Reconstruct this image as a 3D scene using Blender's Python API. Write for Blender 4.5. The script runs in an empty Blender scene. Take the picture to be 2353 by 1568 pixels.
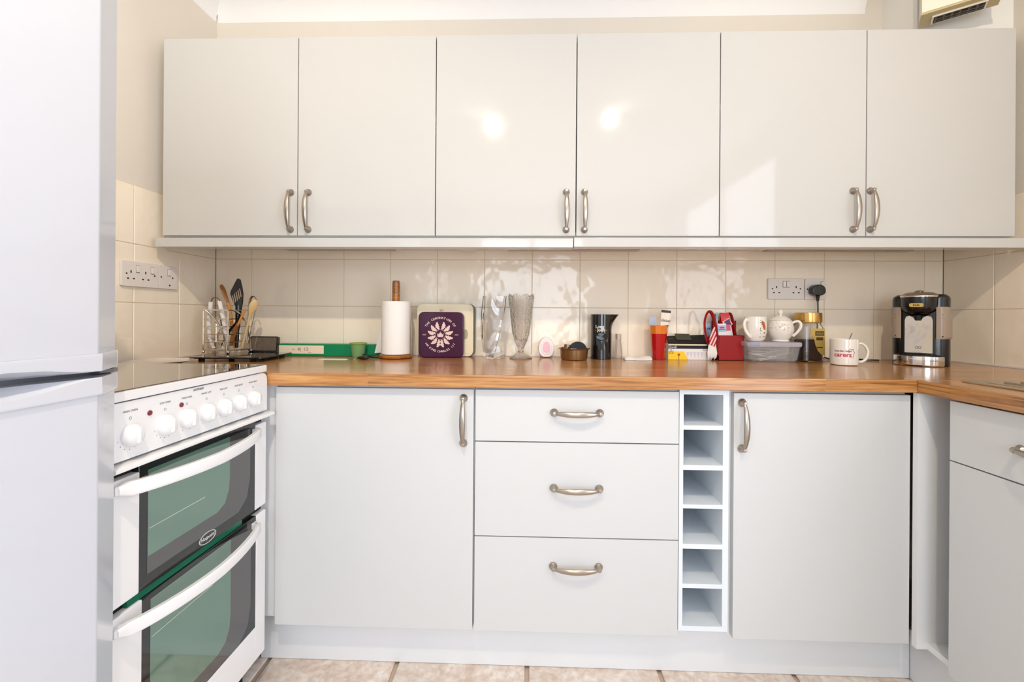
import bpy, bmesh, math, random
from mathutils import Vector, Matrix
random.seed(4)
PI = math.pi
SC = bpy.context.scene
COL = SC.collection

# ------------------------------------------------------------------ camera, world, lights, exposure
cam_d = bpy.data.cameras.new('camera')
cam = bpy.data.objects.new('camera', cam_d); COL.objects.link(cam)
cam_d.sensor_width = 36.0
cam_d.lens = 1010.93 / 2353 * 36
cam_d.shift_x = -4.08 / 2353
cam_d.shift_y = -56.13 / 2353
cam_d.clip_start = 0.02
cam.matrix_world = (Matrix.Translation((0, -1.88107, 1.07836)) @ Matrix.Rotation(0.03146, 4, 'Z')
                    @ Matrix.Rotation(PI / 2, 4, 'X') @ Matrix.Rotation(0.00704, 4, 'Z'))
SC.camera = cam

w = bpy.data.worlds.new('world'); SC.world = w; w.use_nodes = True
w.node_tree.nodes['Background'].inputs[0].default_value = (0.80, 0.90, 1.0, 1)
w.node_tree.nodes['Background'].inputs[1].default_value = 1.0

def light(name, kind, loc, power, col, **k):
    d = bpy.data.lights.new(name, kind); d.energy = power; d.color = col
    for a, b in k.items(): setattr(d, a, b)
    o = bpy.data.objects.new(name, d); COL.objects.link(o); o.location = loc
    return o
a = light('ceiling_spotlight', 'SPOT', (-0.25, -1.88, 2.43), 76, (1, .86, .66), shadow_soft_size=.022, spot_size=math.radians(125), spot_blend=1.0)
a.rotation_euler = (Vector((-1.36, -.3, 1.05)) - a.location).to_track_quat('-Z', 'Y').to_euler()
a = light('ceiling_spotlight', 'SPOT', (0.55, -1.78, 2.43), 52, (1, .85, .64), shadow_soft_size=.022, spot_size=math.radians(125), spot_blend=1.0)
a.rotation_euler = (Vector((1.6, -.1, 1.15)) - a.location).to_track_quat('-Z', 'Y').to_euler()
a = light('window_daylight', 'AREA', (0.05, -4.32, 1.40), 38, (.78, .89, 1.0), shape='RECTANGLE', size=1.25, size_y=1.3)
a.rotation_euler = (PI / 2, 0, 0)
a = light('right_fill_light', 'AREA', (1.80, -2.75, 1.25), 66, (.84, .88, 1.0), shape='RECTANGLE', size=2.1, size_y=2.3)  # broad fill light added on the right, no real window there
a.rotation_euler = (0, PI / 2, 0)

SC.view_settings.view_transform = 'Standard'
SC.view_settings.look = 'None'
SC.view_settings.gamma = 1
SC.view_settings.exposure = -0.08
SC.view_settings.use_curve_mapping = False

# ------------------------------------------------------------------ materials
def c(r, g, b):
    f = lambda v: (v / 255 / 12.92) if v / 255 <= .04045 else ((v / 255 + .055) / 1.055) ** 2.4
    return (f(r), f(g), f(b), 1)

MATS = {}
def mat(name, col, rough=.4, metal=0, bump=0, bscale=30, var=0.03, vscale=6, trans=0, ior=1.45, coat=0, aniso=0, alpha=1, bdist=.01, world=False, spec=.5):
    if name in MATS: return MATS[name]
    m = bpy.data.materials.new(name); m.use_nodes = True; MATS[name] = m
    nt = m.node_tree; N = nt.nodes; L = nt.links; p = N['Principled BSDF']
    p.inputs['Specular IOR Level'].default_value = spec
    p.inputs['Roughness'].default_value = rough; p.inputs['Metallic'].default_value = metal
    p.inputs['Transmission Weight'].default_value = trans; p.inputs['IOR'].default_value = ior
    p.inputs['Coat Weight'].default_value = coat; p.inputs['Coat Roughness'].default_value = .05
    p.inputs['Anisotropic'].default_value = aniso; p.inputs['Alpha'].default_value = alpha
    tc = N.new('ShaderNodeTexCoord')
    no = N.new('ShaderNodeTexNoise'); no.inputs['Scale'].default_value = vscale; no.inputs['Detail'].default_value = 3
    L.new(tc.outputs['Object'], no.inputs['Vector'])
    mx = N.new('ShaderNodeMix'); mx.data_type = 'RGBA'
    mx.inputs[6].default_value = tuple(v * (1 - var) for v in col[:3]) + (1,)
    mx.inputs[7].default_value = tuple(min(1, v * (1 + var)) for v in col[:3]) + (1,)
    L.new(no.outputs['Fac'], mx.inputs[0]); L.new(mx.outputs[2], p.inputs['Base Color'])
    if bump:
        b = N.new('ShaderNodeTexNoise'); b.inputs['Scale'].default_value = bscale; b.inputs['Detail'].default_value = 2
        ge = N.new('ShaderNodeNewGeometry')
        L.new(ge.outputs['Position'] if world else tc.outputs['Object'], b.inputs['Vector'])
        bn = N.new('ShaderNodeBump'); bn.inputs['Strength'].default_value = bump; bn.inputs['Distance'].default_value = bdist
        L.new(b.outputs['Fac'], bn.inputs['Height']); L.new(bn.outputs['Normal'], p.inputs['Normal'])
    return m

def wood(name, ax, pal, bw=1.31, off=0.0, rough=.22, row=.047, coat=.3):
    m = bpy.data.materials.new(name); m.use_nodes = True
    nt = m.node_tree; N = nt.nodes; L = nt.links; p = N['Principled BSDF']
    tc = N.new('ShaderNodeTexCoord'); sp = N.new('ShaderNodeSeparateXYZ'); L.new(tc.outputs['Object'], sp.inputs[0])
    u, v = ('X', 'Y') if ax == 'X' else ('Y', 'X')
    cb = N.new('ShaderNodeCombineXYZ')
    ad = N.new('ShaderNodeMath'); ad.operation = 'ADD'; ad.inputs[1].default_value = off + 20
    L.new(sp.outputs[u], ad.inputs[0]); L.new(ad.outputs[0], cb.inputs[0])
    ad2 = N.new('ShaderNodeMath'); ad2.operation = 'ADD'; ad2.inputs[1].default_value = 10.005
    L.new(sp.outputs[v], ad2.inputs[0]); L.new(ad2.outputs[0], cb.inputs[1])
    br = N.new('ShaderNodeTexBrick'); br.offset = .37; br.offset_frequency = 2
    br.inputs['Scale'].default_value = 1; br.inputs['Brick Width'].default_value = bw; br.inputs['Row Height'].default_value = row
    br.inputs['Mortar Size'].default_value = 0; br.inputs['Color1'].default_value = (0, 0, 0, 1); br.inputs['Color2'].default_value = (1, 1, 1, 1)
    L.new(cb.outputs[0], br.inputs['Vector'])
    mp = N.new('ShaderNodeMapping'); mp.inputs['Scale'].default_value = (4.5, 120, 120) if ax == 'X' else (120, 4.5, 120)
    L.new(tc.outputs['Object'], mp.inputs[0])
    ad3 = N.new('ShaderNodeVectorMath'); ad3.operation = 'ADD'
    L.new(mp.outputs[0], ad3.inputs[0])
    sc_ = N.new('ShaderNodeVectorMath'); sc_.operation = 'SCALE'; sc_.inputs['Scale'].default_value = 37
    L.new(br.outputs['Color'], sc_.inputs[0]); L.new(sc_.outputs[0], ad3.inputs[1])
    no = N.new('ShaderNodeTexNoise'); no.inputs['Scale'].default_value = 1; no.inputs['Detail'].default_value = 8; no.inputs['Distortion'].default_value = 1.2
    L.new(ad3.outputs[0], no.inputs['Vector'])
    ra = N.new('ShaderNodeValToRGB'); L.new(no.outputs['Fac'], ra.inputs[0])
    ra.color_ramp.elements[0].position = .30; ra.color_ramp.elements[0].color = pal[0]
    ra.color_ramp.elements[1].position = .72; ra.color_ramp.elements[1].color = pal[2]
    e = ra.color_ramp.elements.new(.48); e.color = pal[1]
    hs = N.new('ShaderNodeHueSaturation')
    mr = N.new('ShaderNodeMapRange'); mr.inputs[3].default_value = .74; mr.inputs[4].default_value = 1.0
    L.new(br.outputs['Color'], mr.inputs[0]); L.new(mr.outputs[0], hs.inputs['Value']); L.new(ra.outputs[0], hs.inputs['Color'])
    L.new(hs.outputs[0], p.inputs['Base Color'])
    p.inputs['Roughness'].default_value = rough; p.inputs['Coat Weight'].default_value = coat; p.inputs['Coat Roughness'].default_value = .12
    MATS[name] = m
    return m

def stone_floor():
    m = bpy.data.materials.new('floor_tile'); m.use_nodes = True
    nt = m.node_tree; N = nt.nodes; L = nt.links; p = N['Principled BSDF']
    g = N.new('ShaderNodeNewGeometry')
    n1 = N.new('ShaderNodeTexNoise'); n1.inputs['Scale'].default_value = 15; n1.inputs['Detail'].default_value = 8; n1.inputs['Roughness'].default_value = .7; n1.inputs['Distortion'].default_value = .6
    n2 = N.new('ShaderNodeTexNoise'); n2.inputs['Scale'].default_value = 45; n2.inputs['Detail'].default_value = 6
    L.new(g.outputs['Position'], n1.inputs['Vector']); L.new(g.outputs['Position'], n2.inputs['Vector'])
    r = N.new('ShaderNodeValToRGB'); L.new(n1.outputs['Fac'], r.inputs[0])
    r.color_ramp.elements[0].position = .36; r.color_ramp.elements[0].color = c(226, 206, 190)
    r.color_ramp.elements[1].position = .62; r.color_ramp.elements[1].color = c(250, 242, 234)
    r2 = N.new('ShaderNodeValToRGB'); L.new(n2.outputs['Fac'], r2.inputs[0])
    r2.color_ramp.elements[0].position = .38; r2.color_ramp.elements[0].color = c(222, 202, 186)
    r2.color_ramp.elements[1].position = .6; r2.color_ramp.elements[1].color = (1, 1, 1, 1)
    mx = N.new('ShaderNodeMix'); mx.data_type = 'RGBA'; mx.blend_type = 'MULTIPLY'; mx.inputs[0].default_value = .5
    L.new(r.outputs[0], mx.inputs[6]); L.new(r2.outputs[0], mx.inputs[7]); L.new(mx.outputs[2], p.inputs['Base Color'])
    p.inputs['Roughness'].default_value = .45
    b = N.new('ShaderNodeBump'); b.inputs['Strength'].default_value = .25; b.inputs['Distance'].default_value = .004
    L.new(n1.outputs['Fac'], b.inputs['Height']); L.new(b.outputs[0], p.inputs['Normal'])
    return m

def stripes(name, c1, c2, scale, rot, rough=.5):
    m = bpy.data.materials.new(name); m.use_nodes = True
    nt = m.node_tree; N = nt.nodes; L = nt.links; p = N['Principled BSDF']
    tc = N.new('ShaderNodeTexCoord'); mp = N.new('ShaderNodeMapping'); mp.inputs['Rotation'].default_value = rot
    L.new(tc.outputs['Object'], mp.inputs[0])
    wv = N.new('ShaderNodeTexWave'); wv.inputs['Scale'].default_value = scale; wv.bands_direction = 'X'; L.new(mp.outputs[0], wv.inputs[0])
    r = N.new('ShaderNodeValToRGB'); r.color_ramp.interpolation = 'CONSTANT'
    r.color_ramp.elements[0].color = c1; r.color_ramp.elements[1].color = c2; r.color_ramp.elements[1].position = .5
    L.new(wv.outputs['Fac'], r.inputs[0]); L.new(r.outputs[0], p.inputs['Base Color']); p.inputs['Roughness'].default_value = rough
    return m

WALL = mat('wall_paint', c(222, 214, 202), .75, bump=.1, bscale=120, var=.01, bdist=.002)
BOXW = mat('boxing_paint', c(232, 230, 226), .7, var=.01)
CEIL = mat('ceiling_paint', c(240, 238, 236), .8, var=.01)
GROUT = mat('wall_grout', c(214, 200, 172), .8)
TILE = mat('wall_tile', c(248, 236, 216), .09, bump=.45, bscale=9, var=.02, vscale=3, bdist=.012, world=True)
FGROUT = mat('floor_grout', c(200, 178, 158), .9)
FTILE = stone_floor()
GLOSS = mat('gloss_white_door', c(199, 198, 195), .06, var=.005, coat=0, spec=.45)
SATIN = mat('satin_white_door', c(209, 210, 210), .5, spec=.3, var=.006, bump=.04, bscale=90, bdist=.002)
CARC = mat('white_carcass', c(234, 235, 236), .45, var=.008)
RACKW = mat('wine_rack_white', c(228, 235, 241), .4, var=.01)
PLIN = mat('plinth_white', c(226, 228, 230), .4, var=.01)
ENAM = mat('white_enamel', c(236, 236, 237), .22, var=.005, coat=.4)
FRIDGE = mat('fridge_white', c(206, 209, 217), .20, var=.004, coat=.5)
GREYP = mat('grey_plastic', c(120, 122, 128), .5)
NICK = mat('brushed_nickel', c(176, 166, 154), .30, 1, aniso=.4)
CHROME = mat('chrome', c(215, 212, 208), .08, 1)
BLACKG = mat('black_glass', c(14, 15, 17), .05, coat=.6)
HOBG = mat('hob_glass', c(24, 20, 18), .04, coat=1, ior=1.8)
OVENG = mat('oven_window', c(80, 118, 100), .05, ior=2.3, var=.08, vscale=3)
OVENM = mat('oven_window_halo', c(66, 63, 65), .06, ior=2.0)
GREENE = mat('green_glass_edge', c(24, 104, 78), .15)
BLACK = mat('black_plastic', c(12, 12, 13), .22, coat=.3)
BLACKM = mat('matt_black', c(18, 17, 17), .6)
WHITEP = mat('white_plastic', c(232, 226, 220), .3, var=.01)
GLASS = mat('clear_glass', (1, 1, 1, 1), .0, trans=1, ior=1.48, var=0)
CUTG = mat('cut_glass', (.99, .98, .96, 1), .02, trans=1, ior=1.45, var=0, bump=1.0, bscale=140, bdist=.004)
PLAST = mat('clear_plastic', (.86, .86, .88, 1), .08, var=0, alpha=.13)
FROST = mat('frosted_plastic', c(225, 215, 205), .3, trans=.6, ior=1.2)
CERAM = mat('white_ceramic', c(238, 233, 224), .12, coat=.5, var=.01)
PAPER = mat('white_paper', c(238, 236, 232), .85, bump=.2, bscale=60, bdist=.003)
DARKW = mat('dark_slots', c(40, 34, 32), .6)
INK = mat('grey_print', c(120, 120, 122), .6)
WOODX = wood('worktop_wood', 'X', (c(136, 88, 44), c(188, 130, 74), c(214, 162, 102)), 1.31, .115)
WOODY = wood('worktop_wood_return', 'Y', (c(136, 88, 44), c(188, 130, 74), c(212, 160, 100)), 1.5, .2)
WOODR = wood('turned_wood', 'X', (c(120, 66, 18), c(165, 98, 34), c(196, 130, 60)), 3, .1, .35, 1.0)

# ------------------------------------------------------------------ mesh helpers
def B(): return bmesh.new()
def join(bm, t, M=None):
    if M is not None: t.transform(M)
    me = bpy.data.meshes.new('t'); t.to_mesh(me); t.free(); bm.from_mesh(me); bpy.data.meshes.remove(me)
def box(bm, x0, x1, y0, y1, z0, z1, bev=0, seg=1, M=None):
    t = B(); bmesh.ops.create_cube(t, size=1)
    t.transform(Matrix.Translation(((x0 + x1) / 2, (y0 + y1) / 2, (z0 + z1) / 2)) @ Matrix.Diagonal((abs(x1 - x0), abs(y1 - y0), abs(z1 - z0), 1)))
    if bev: bmesh.ops.bevel(t, geom=t.edges[:], offset=bev, segments=seg, profile=.5, affect='EDGES')
    join(bm, t, M); return bm
def rings(bm, R, cap=True, loop=False):
    t = B(); V = [[t.verts.new(p) for p in r] for r in R]; n = len(R[0]); m = len(V)
    for i in range(m if loop else m - 1):
        for j in range(n):
            a, b = V[i], V[(i + 1) % m]
            try: t.faces.new((a[j], a[(j + 1) % n], b[(j + 1) % n], b[j]))
            except ValueError: pass
    if cap and not loop: t.faces.new(V[0][::-1]); t.faces.new(V[-1])
    bmesh.ops.recalc_face_normals(t, faces=t.faces[:]); join(bm, t); return bm
def lathe(bm, prof, seg=32, ctr=(0, 0, 0), M=None, fr=None):
    t = B(); V = []
    for r, z in prof:
        if r < 1e-6: V.append([t.verts.new((0, 0, z))])
        else: V.append([t.verts.new((r * (fr(k / seg, z) if fr else 1) * math.cos(2 * PI * k / seg), r * (fr(k / seg, z) if fr else 1) * math.sin(2 * PI * k / seg), z)) for k in range(seg)])
    for a, b in zip(V, V[1:]):
        for k in range(seg):
            q = [a[k % len(a)], a[(k + 1) % len(a)], b[(k + 1) % len(b)], b[k % len(b)]]
            q = list(dict.fromkeys(q))
            if len(q) > 2:
                try: t.faces.new(q)
                except ValueError: pass
    bmesh.ops.recalc_face_normals(t, faces=t.faces[:])
    t.transform(Matrix.Translation(ctr) @ (M or Matrix())); join(bm, t); return bm
def frames(P, up=Vector((0, 0, 1))):
    out = []
    for i, p in enumerate(P):
        d = (P[min(i + 1, len(P) - 1)] - P[max(i - 1, 0)]).normalized()
        if i == 0:
            a = d.orthogonal() if abs(d.dot(up)) > .95 else d.cross(up)
        a = (a - d * a.dot(d)).normalized(); out.append((p, a, d.cross(a)))
    return out
def tube(bm, pts, r, n=8, closed=False, rb=None):
    P = [Vector(p) for p in pts]
    if closed: P = P + [P[0]]
    R = []
    for i, (p, a, b) in enumerate(frames(P)):
        ra = r[i] if isinstance(r, (list, tuple)) else r
        rr = ra if rb is None else (rb[i] if isinstance(rb, (list, tuple)) else rb)
        R.append([p + a * ra * math.cos(2 * PI * k / n) + b * rr * math.sin(2 * PI * k / n) for k in range(n)])
    return rings(bm, R)
def smooth_pts(pts, n=6):
    P = [Vector(p) for p in pts]; P = [P[0]] + P + [P[-1]]; out = []
    for i in range(1, len(P) - 2):
        for k in range(n):
            t = k / n; a, b, c_, d = P[i - 1:i + 3]
            out.append(.5 * ((2 * b) + (c_ - a) * t + (2 * a - 5 * b + 4 * c_ - d) * t * t + (3 * b - a - 3 * c_ + d) * t ** 3))
    out.append(P[-2]); return out
def prism(bm, poly, a0, a1, f, bev=0):
    """poly of (u,v); f(u,v,w)->xyz ; w from a0 to a1"""
    t = B(); A = [t.verts.new(f(u, v, a0)) for u, v in poly]; C = [t.verts.new(f(u, v, a1)) for u, v in poly]
    n = len(poly)
    for i in range(n): t.faces.new((A[i], A[(i + 1) % n], C[(i + 1) % n], C[i]))
    t.faces.new(A[::-1]); t.faces.new(C)
    bmesh.ops.recalc_face_normals(t, faces=t.faces[:])
    if bev: bmesh.ops.bevel(t, geom=[e for e in t.edges if e.calc_face_angle(0) > .6], offset=bev, segments=2, profile=.5, affect='EDGES')
    join(bm, t); return bm
def rrect(x0, x1, z0, z1, r, n=5):
    out = []
    for cx, cz, a in ((x1 - r, z1 - r, 0), (x0 + r, z1 - r, 90), (x0 + r, z0 + r, 180), (x1 - r, z0 + r, 270)):
        for k in range(n + 1):
            t = math.radians(a + 90 * k / n); out.append((cx + r * math.cos(t), cz + r * math.sin(t)))
    return out
def ball(bm, p, r, sc=(1, 1, 1), seg=12, M=None):
    t = B(); bmesh.ops.create_uvsphere(t, u_segments=seg, v_segments=max(6, seg // 2), radius=r)
    t.transform(Matrix.Translation(p) @ (M or Matrix()) @ Matrix.Diagonal((*sc, 1))); join(bm, t); return bm
TXT = {}
def text(bm, s, size, f, ext=.0004, align='CENTER', shear=0, space=1, bold=0):
    cu = bpy.data.curves.new('t', 'FONT'); cu.body = s; cu.size = size; cu.extrude = ext; cu.align_x = align; cu.shear = shear
    cu.space_character = space; cu.resolution_u = 3; cu.offset = bold
    o = bpy.data.objects.new('t', cu); COL.objects.link(o)
    dg = bpy.context.evaluated_depsgraph_get(); me = bpy.data.meshes.new_from_object(o.evaluated_get(dg))
    bpy.data.objects.remove(o); bpy.data.curves.remove(cu)
    for v in me.vertices: v.co = f(*v.co)
    bm.from_mesh(me); bpy.data.meshes.remove(me); return bm

# ------------------------------------------------------------------ object helpers
ORG = {}
def mesh_of(name, bm, m, smooth=40):
    me = bpy.data.meshes.new(name); bm.to_mesh(me); bm.free()
    for x in (m if isinstance(m, (list, tuple)) else [m]): me.materials.append(x)
    if smooth:
        me.polygons.foreach_set('use_smooth', [True] * len(me.polygons))
        me.set_sharp_from_angle(angle=math.radians(smooth))
    return me
def weigh(o, smooth):
    if smooth:
        m = o.modifiers.new('normals', 'WEIGHTED_NORMAL'); m.keep_sharp = True; m.weight = 90
def T(name, label, cat, loc=(0, 0, 0), rz=0, group=None, world=True, rot=None):
    o = bpy.data.objects.new(name, None); COL.objects.link(o); o.empty_display_size = .05
    o.location = loc; o.rotation_euler = rot or (0, 0, rz); o['label'] = label; o['category'] = cat
    if group: o['group'] = group
    ORG[o.name] = Vector(loc) if world else Vector((0, 0, 0))
    return o
def P(name, bm, m, parent, label=None, smooth=40, kind=None):
    """bm in world coords when the thing was declared with world=True, else local"""
    org = ORG.get(parent.name, Vector((0, 0, 0)))
    bmesh.ops.translate(bm, vec=-org, verts=bm.verts[:])
    o = bpy.data.objects.new(name, mesh_of(name, bm, m, smooth)); COL.objects.link(o); o.parent = parent
    ORG[o.name] = org; weigh(o, smooth)
    if label: o['label'] = label
    if kind: o['kind'] = kind
    return o
def put(name, me, parent, loc, rot=(0, 0, 0)):
    o = bpy.data.objects.new(name, me); COL.objects.link(o); o.parent = parent
    o.location = Vector(loc) - ORG.get(parent.name, Vector((0, 0, 0))); o.rotation_euler = rot
    return o
def S(name, bm, m, smooth=0):
    o = bpy.data.objects.new(name, mesh_of(name, bm, m, smooth)); COL.objects.link(o); o['kind'] = 'structure'
    return o
def solo(name, bm, m, label, cat, group=None, loc=(0, 0, 0), smooth=40, kind=None):
    bmesh.ops.translate(bm, vec=-Vector(loc), verts=bm.verts[:])
    o = bpy.data.objects.new(name, mesh_of(name, bm, m, smooth)); COL.objects.link(o); o.location = loc; weigh(o, smooth)
    o['label'] = label; o['category'] = cat
    if group: o['group'] = group
    if kind: o['kind'] = kind
    return o

# ------------------------------------------------------------------ room
XL, XR, ZC, YR = -1.3644, 1.7227, 2.457, -4.2
WT = .908                                   # worktop height
TK = .006                                   # tile thickness
floor = S('floor', box(B(), XL - .1, XR + .1, YR - .1, .1, -.1, -.008), FGROUT)
wb = S('wall_back', box(B(), XL - .1, XR + .1, TK, .12, -.1, ZC + .1), WALL)
wl = S('wall_left', box(B(), XL - .12, XL - TK, YR - .1, TK, -.1, ZC + .1), WALL)
b = B(); rx0, rx1 = XR + TK, XR + .12
for q in ((YR - .1, -3.85, -.1, ZC + .1), (-1.92, TK, -.1, ZC + .1), (-3.85, -1.92, -.1, .15), (-3.85, -1.92, 2.3, ZC + .1)):
    box(b, rx0, rx1, q[0], q[1], q[2], q[3])
wr = S('wall_right', b, WALL)
S('ceiling', box(B(), XL - .1, XR + .1, YR - .1, .1, ZC, ZC + .1), CEIL)
b = B(); wx0, wx1, wz0, wz1 = -.68, .78, .04, 2.1
for q in ((XL - .1, wx0, -.1, ZC), (wx1, XR + .1, -.1, ZC), (wx0, wx1, -.1, wz0), (wx0, wx1, wz1, ZC)):
    box(b, q[0], q[1], YR - .1, YR, q[2], q[3])
S('wall_front', b, WALL)
b = B()
for q in ((wx0, wx0 + .05, wz0, wz1), (wx1 - .05, wx1, wz0, wz1), (wx0, wx1, wz0, wz0 + .05), (wx0, wx1, wz1 - .05, wz1), (.02, .08, wz0, wz1)):
    box(b, q[0], q[1], YR - .07, YR - .02, q[2], q[3])
S('door_1', b, WHITEP)
b = B()
for q in ((-3.85, -3.80, .15, 2.3), (-1.97, -1.92, .15, 2.3), (-3.85, -1.92, .15, .20), (-3.85, -1.92, 2.25, 2.3), (-2.92, -2.86, .15, 2.3)):
    box(b, XR + .05, XR + .09, q[0], q[1], q[2], q[3])
S('fill_opening_frame', b, WHITEP)  # frame of an unseen opening, added for the right-hand fill light
# grout skins and tiles
P_ = .2038; Z0 = 1.1173 - P_
rows = [(.908, 1.1173), (1.1173, 1.1173 + P_), (1.1173 + P_, 1.1173 + 2 * P_)]
g = .0012
def wall_grout(a0, a1, axis):
    bm = B()
    if axis == 'y': box(bm, a0, a1, .0015, TK + .001, .905, rows[-1][1])
    elif axis == 'L': box(bm, XL - TK - .001, XL - .0015, a0, a1, .905, rows[-1][1])
    else: box(bm, XR + .0015, XR + TK + .001, a0, a1, .905, rows[-1][1])
    return bm
for par, bm in ((wb, wall_grout(XL, XR, 'y')), (wl, wall_grout(-1.3, 0, 'L')), (wr, wall_grout(-1.9, 0, 'R'))):
    P('grout', bm, GROUT, par)
tcache = {}
def tile_mesh(wd, ht):
    k = (round(wd, 3), round(ht, 3))
    if k not in tcache:
        tcache[k] = mesh_of('tile', box(B(), -wd / 2 + g, wd / 2 - g, 0, TK - .0005, -ht / 2 + g, ht / 2 - g, .0013, 1), TILE, 25)
    return tcache[k]
xs = [XL] + [-1.2048 + P_ * i for i in range(15)] + [XR]
for z0, z1 in rows:
    for x0, x1 in zip(xs, xs[1:]):
        put('tile', tile_mesh(x1 - x0, z1 - z0), wb, ((x0 + x1) / 2, 0, (z0 + z1) / 2))
for k in range(5):
    for z0, z1 in rows:
        put('tile', tile_mesh(P_ * .98, z1 - z0), wl, (XL, -.1 - .2 * k, (z0 + z1) / 2), (0, 0, PI / 2))
for k in range(7):
    for z0, z1 in rows:
        put('tile', tile_mesh(P_ * .98, z1 - z0), wr, (XR, -.1 - .2 * k, (z0 + z1) / 2), (0, 0, -PI / 2))
# floor tiles
fm = mesh_of('tile', box(B(), -.1955, .1955, -.1955, .1955, -.008, 0, .004, 2), FTILE, 60)
for i in range(-1, 7):
    for j in range(10):
        x = -.3977 - .203 + .4038 * (i - 1); y = -.70 + .4038 * (1 - j)
        if XL - .1 < x < XR: put('tile', fm, floor, (x, y, 0))
# coving
def coving(bm, f, a0, a1, r=.10):
    poly = [(0, 0), (0, -r)] + [(.0 + r - r * math.cos(t) * 1, -r + r * math.sin(t)) for t in [PI / 2 * k / 8 for k in range(1, 8)]] + [(r, 0)]
    prism(bm, poly, a0, a1, f)
S('trim_1', (lambda b: (coving(b, lambda u, v, w: (w, TK - u, ZC + v), XL, 1.4026), b)[1])(B()), CEIL, 50)
S('trim_2', (lambda b: (coving(b, lambda u, v, w: (XL - TK + u, w, ZC + v), YR, -.001), b)[1])(B()), CEIL, 50)
# white corner boxing above the wall cabinets
S('trim_3', prism(B(), [(1.4737, TK), (1.4737, -.160), (XR + TK, -.253), (XR + TK, TK)], 2.081, ZC, lambda u, v, w: (u, v, w)), BOXW)
# sealant bead
b = B(); box(b, XL + .002, XR - .002, -.004, -.0005, WT + .0005, WT + .005)
box(b, XR - .004, XR - .0005, -1.9, -.005, WT + .0005, WT + .005); box(b, XL + .0005, XL + .004, -.6, -.005, WT + .0005, WT + .005)
S('trim_4', b, WHITEP)

# ------------------------------------------------------------------ handles
def handle_mesh():
    bm = B(); h = .0665
    for s in (-1, 1):
        lathe(bm, [(0, 0), (.0115, 0), (.0122, .002), (.0108, .005), (.0075, .0075), (.0062, .013), (.0068, .019), (.005, .0225), (0, .0235)], 20,
              (0, 0, s * h), Matrix.Rotation(PI / 2, 4, 'X'))
    pts = []; ra = []; rb = []
    for k in range(25):
        t = k / 24 * 2 - 1
        pts.append((0, -.0165 - .0155 * (1 - t * t) ** .8, t * h)); q = 1 - abs(t) ** 2.2
        ra.append(.0038 + .0050 * q); rb.append(.0036 + .0012 * q)
    P0 = [Vector(p) for p in pts]; R = []
    for i, p in enumerate(P0):
        d = (P0[min(i + 1, 24)] - P0[max(i - 1, 0)]).normalized(); a = Vector((1, 0, 0)); bb = d.cross(a)
        R.append([p + a * ra[i] * math.cos(2 * PI * k / 14) + bb * rb[i] * math.sin(2 * PI * k / 14) for k in range(14)])
    rings(bm, R)
    return mesh_of('handle', bm, NICK, 50)
HM = handle_mesh()

# ------------------------------------------------------------------ wall cabinets
ww = .4985; x0c = -1.3279
names = ['white gloss double wall cabinet nearest the fridge', 'middle white gloss double wall cabinet above the vases', 'white gloss double wall cabinet at the right above the coffee machine']
hx = [(-.853, -.789), (.133, .197), (1.1195, 1.178)]
for u in range(3):
    xa = x0c + 2 * ww * u; xb = xa + 2 * ww
    t = T('wall_cabinet', names[u], 'cabinet', ((xa + xb) / 2, -.15, 1.362), group=None)
    b = B(); gp = .0008
    box(b, xa + gp, xa + .018, -.3065, -.001, 1.362, 2.0772); box(b, xb - .018, xb - gp, -.3065, -.001, 1.362, 2.0772)
    box(b, xa + .018, xb - .018, -.3065, -.001, 1.362, 1.38); box(b, xa + .018, xb - .018, -.3065, -.001, 2.059, 2.0772)
    box(b, xa + .018, xb - .018, -.02, -.001, 1.38, 2.059)
    P('carcass', b, CARC, t, smooth=0)
    for k in range(2):
        d = P('door', box(B(), xa + ww * k + .0016, xa + ww * (k + 1) - .0016, -.3255, -.3075, 1.3645, 2.0775, .0012, 2), GLOSS, t)
        put('handle', HM, d, (hx[u][k], -.3255, 1.452 + (.002 if u == 2 else 0)))
# pelmets
b = B(); box(b, -1.333, .1565, -.352, -.30, 1.3185, 1.352, .003, 2)
solo('pelmet', b, GLOSS, 'long white pelmet strip under the left wall cabinets', 'pelmet', loc=(-.6, -.32, 1.3185))
b = B(); box(b, .1585, XR - .001, -.352, -.30, 1.321, 1.354, .003, 2)
solo('pelmet', b, GLOSS, 'white pelmet strip under the right wall cabinets reaching the right wall', 'pelmet', loc=(.9, -.32, 1.321))
# (thin strips that close the gap between pelmet and cabinets)
for xa, xb, lab in ((-1.02, -.53, 'slim off-white under-cabinet light above the kitchen roll'), (-.10, .47, 'slim off-white under-cabinet light above the egg air freshener'),
                    (.93, 1.54, 'slim off-white under-cabinet light above the wall sockets')):
    t = T('under_cabinet_light', lab, 'light', ((xa + xb) / 2, -.08, 1.349))
    P('housing', box(B(), xa, xb, -.105, -.055, 1.3525, 1.3618, .002), WHITEP, t)
    P('diffuser', box(B(), xa + .02, xb - .02, -.1, -.06, 1.348, 1.353, .002), FROST, t)
t = T('cable_clip_box', 'small white junction box under the cabinet above the purple tin', 'junction box', (-.27, -.07, 1.349))
P('housing', box(B(), -.295, -.215, -.09, -.045, 1.350, 1.3618, .003), WHITEP, t)

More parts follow.
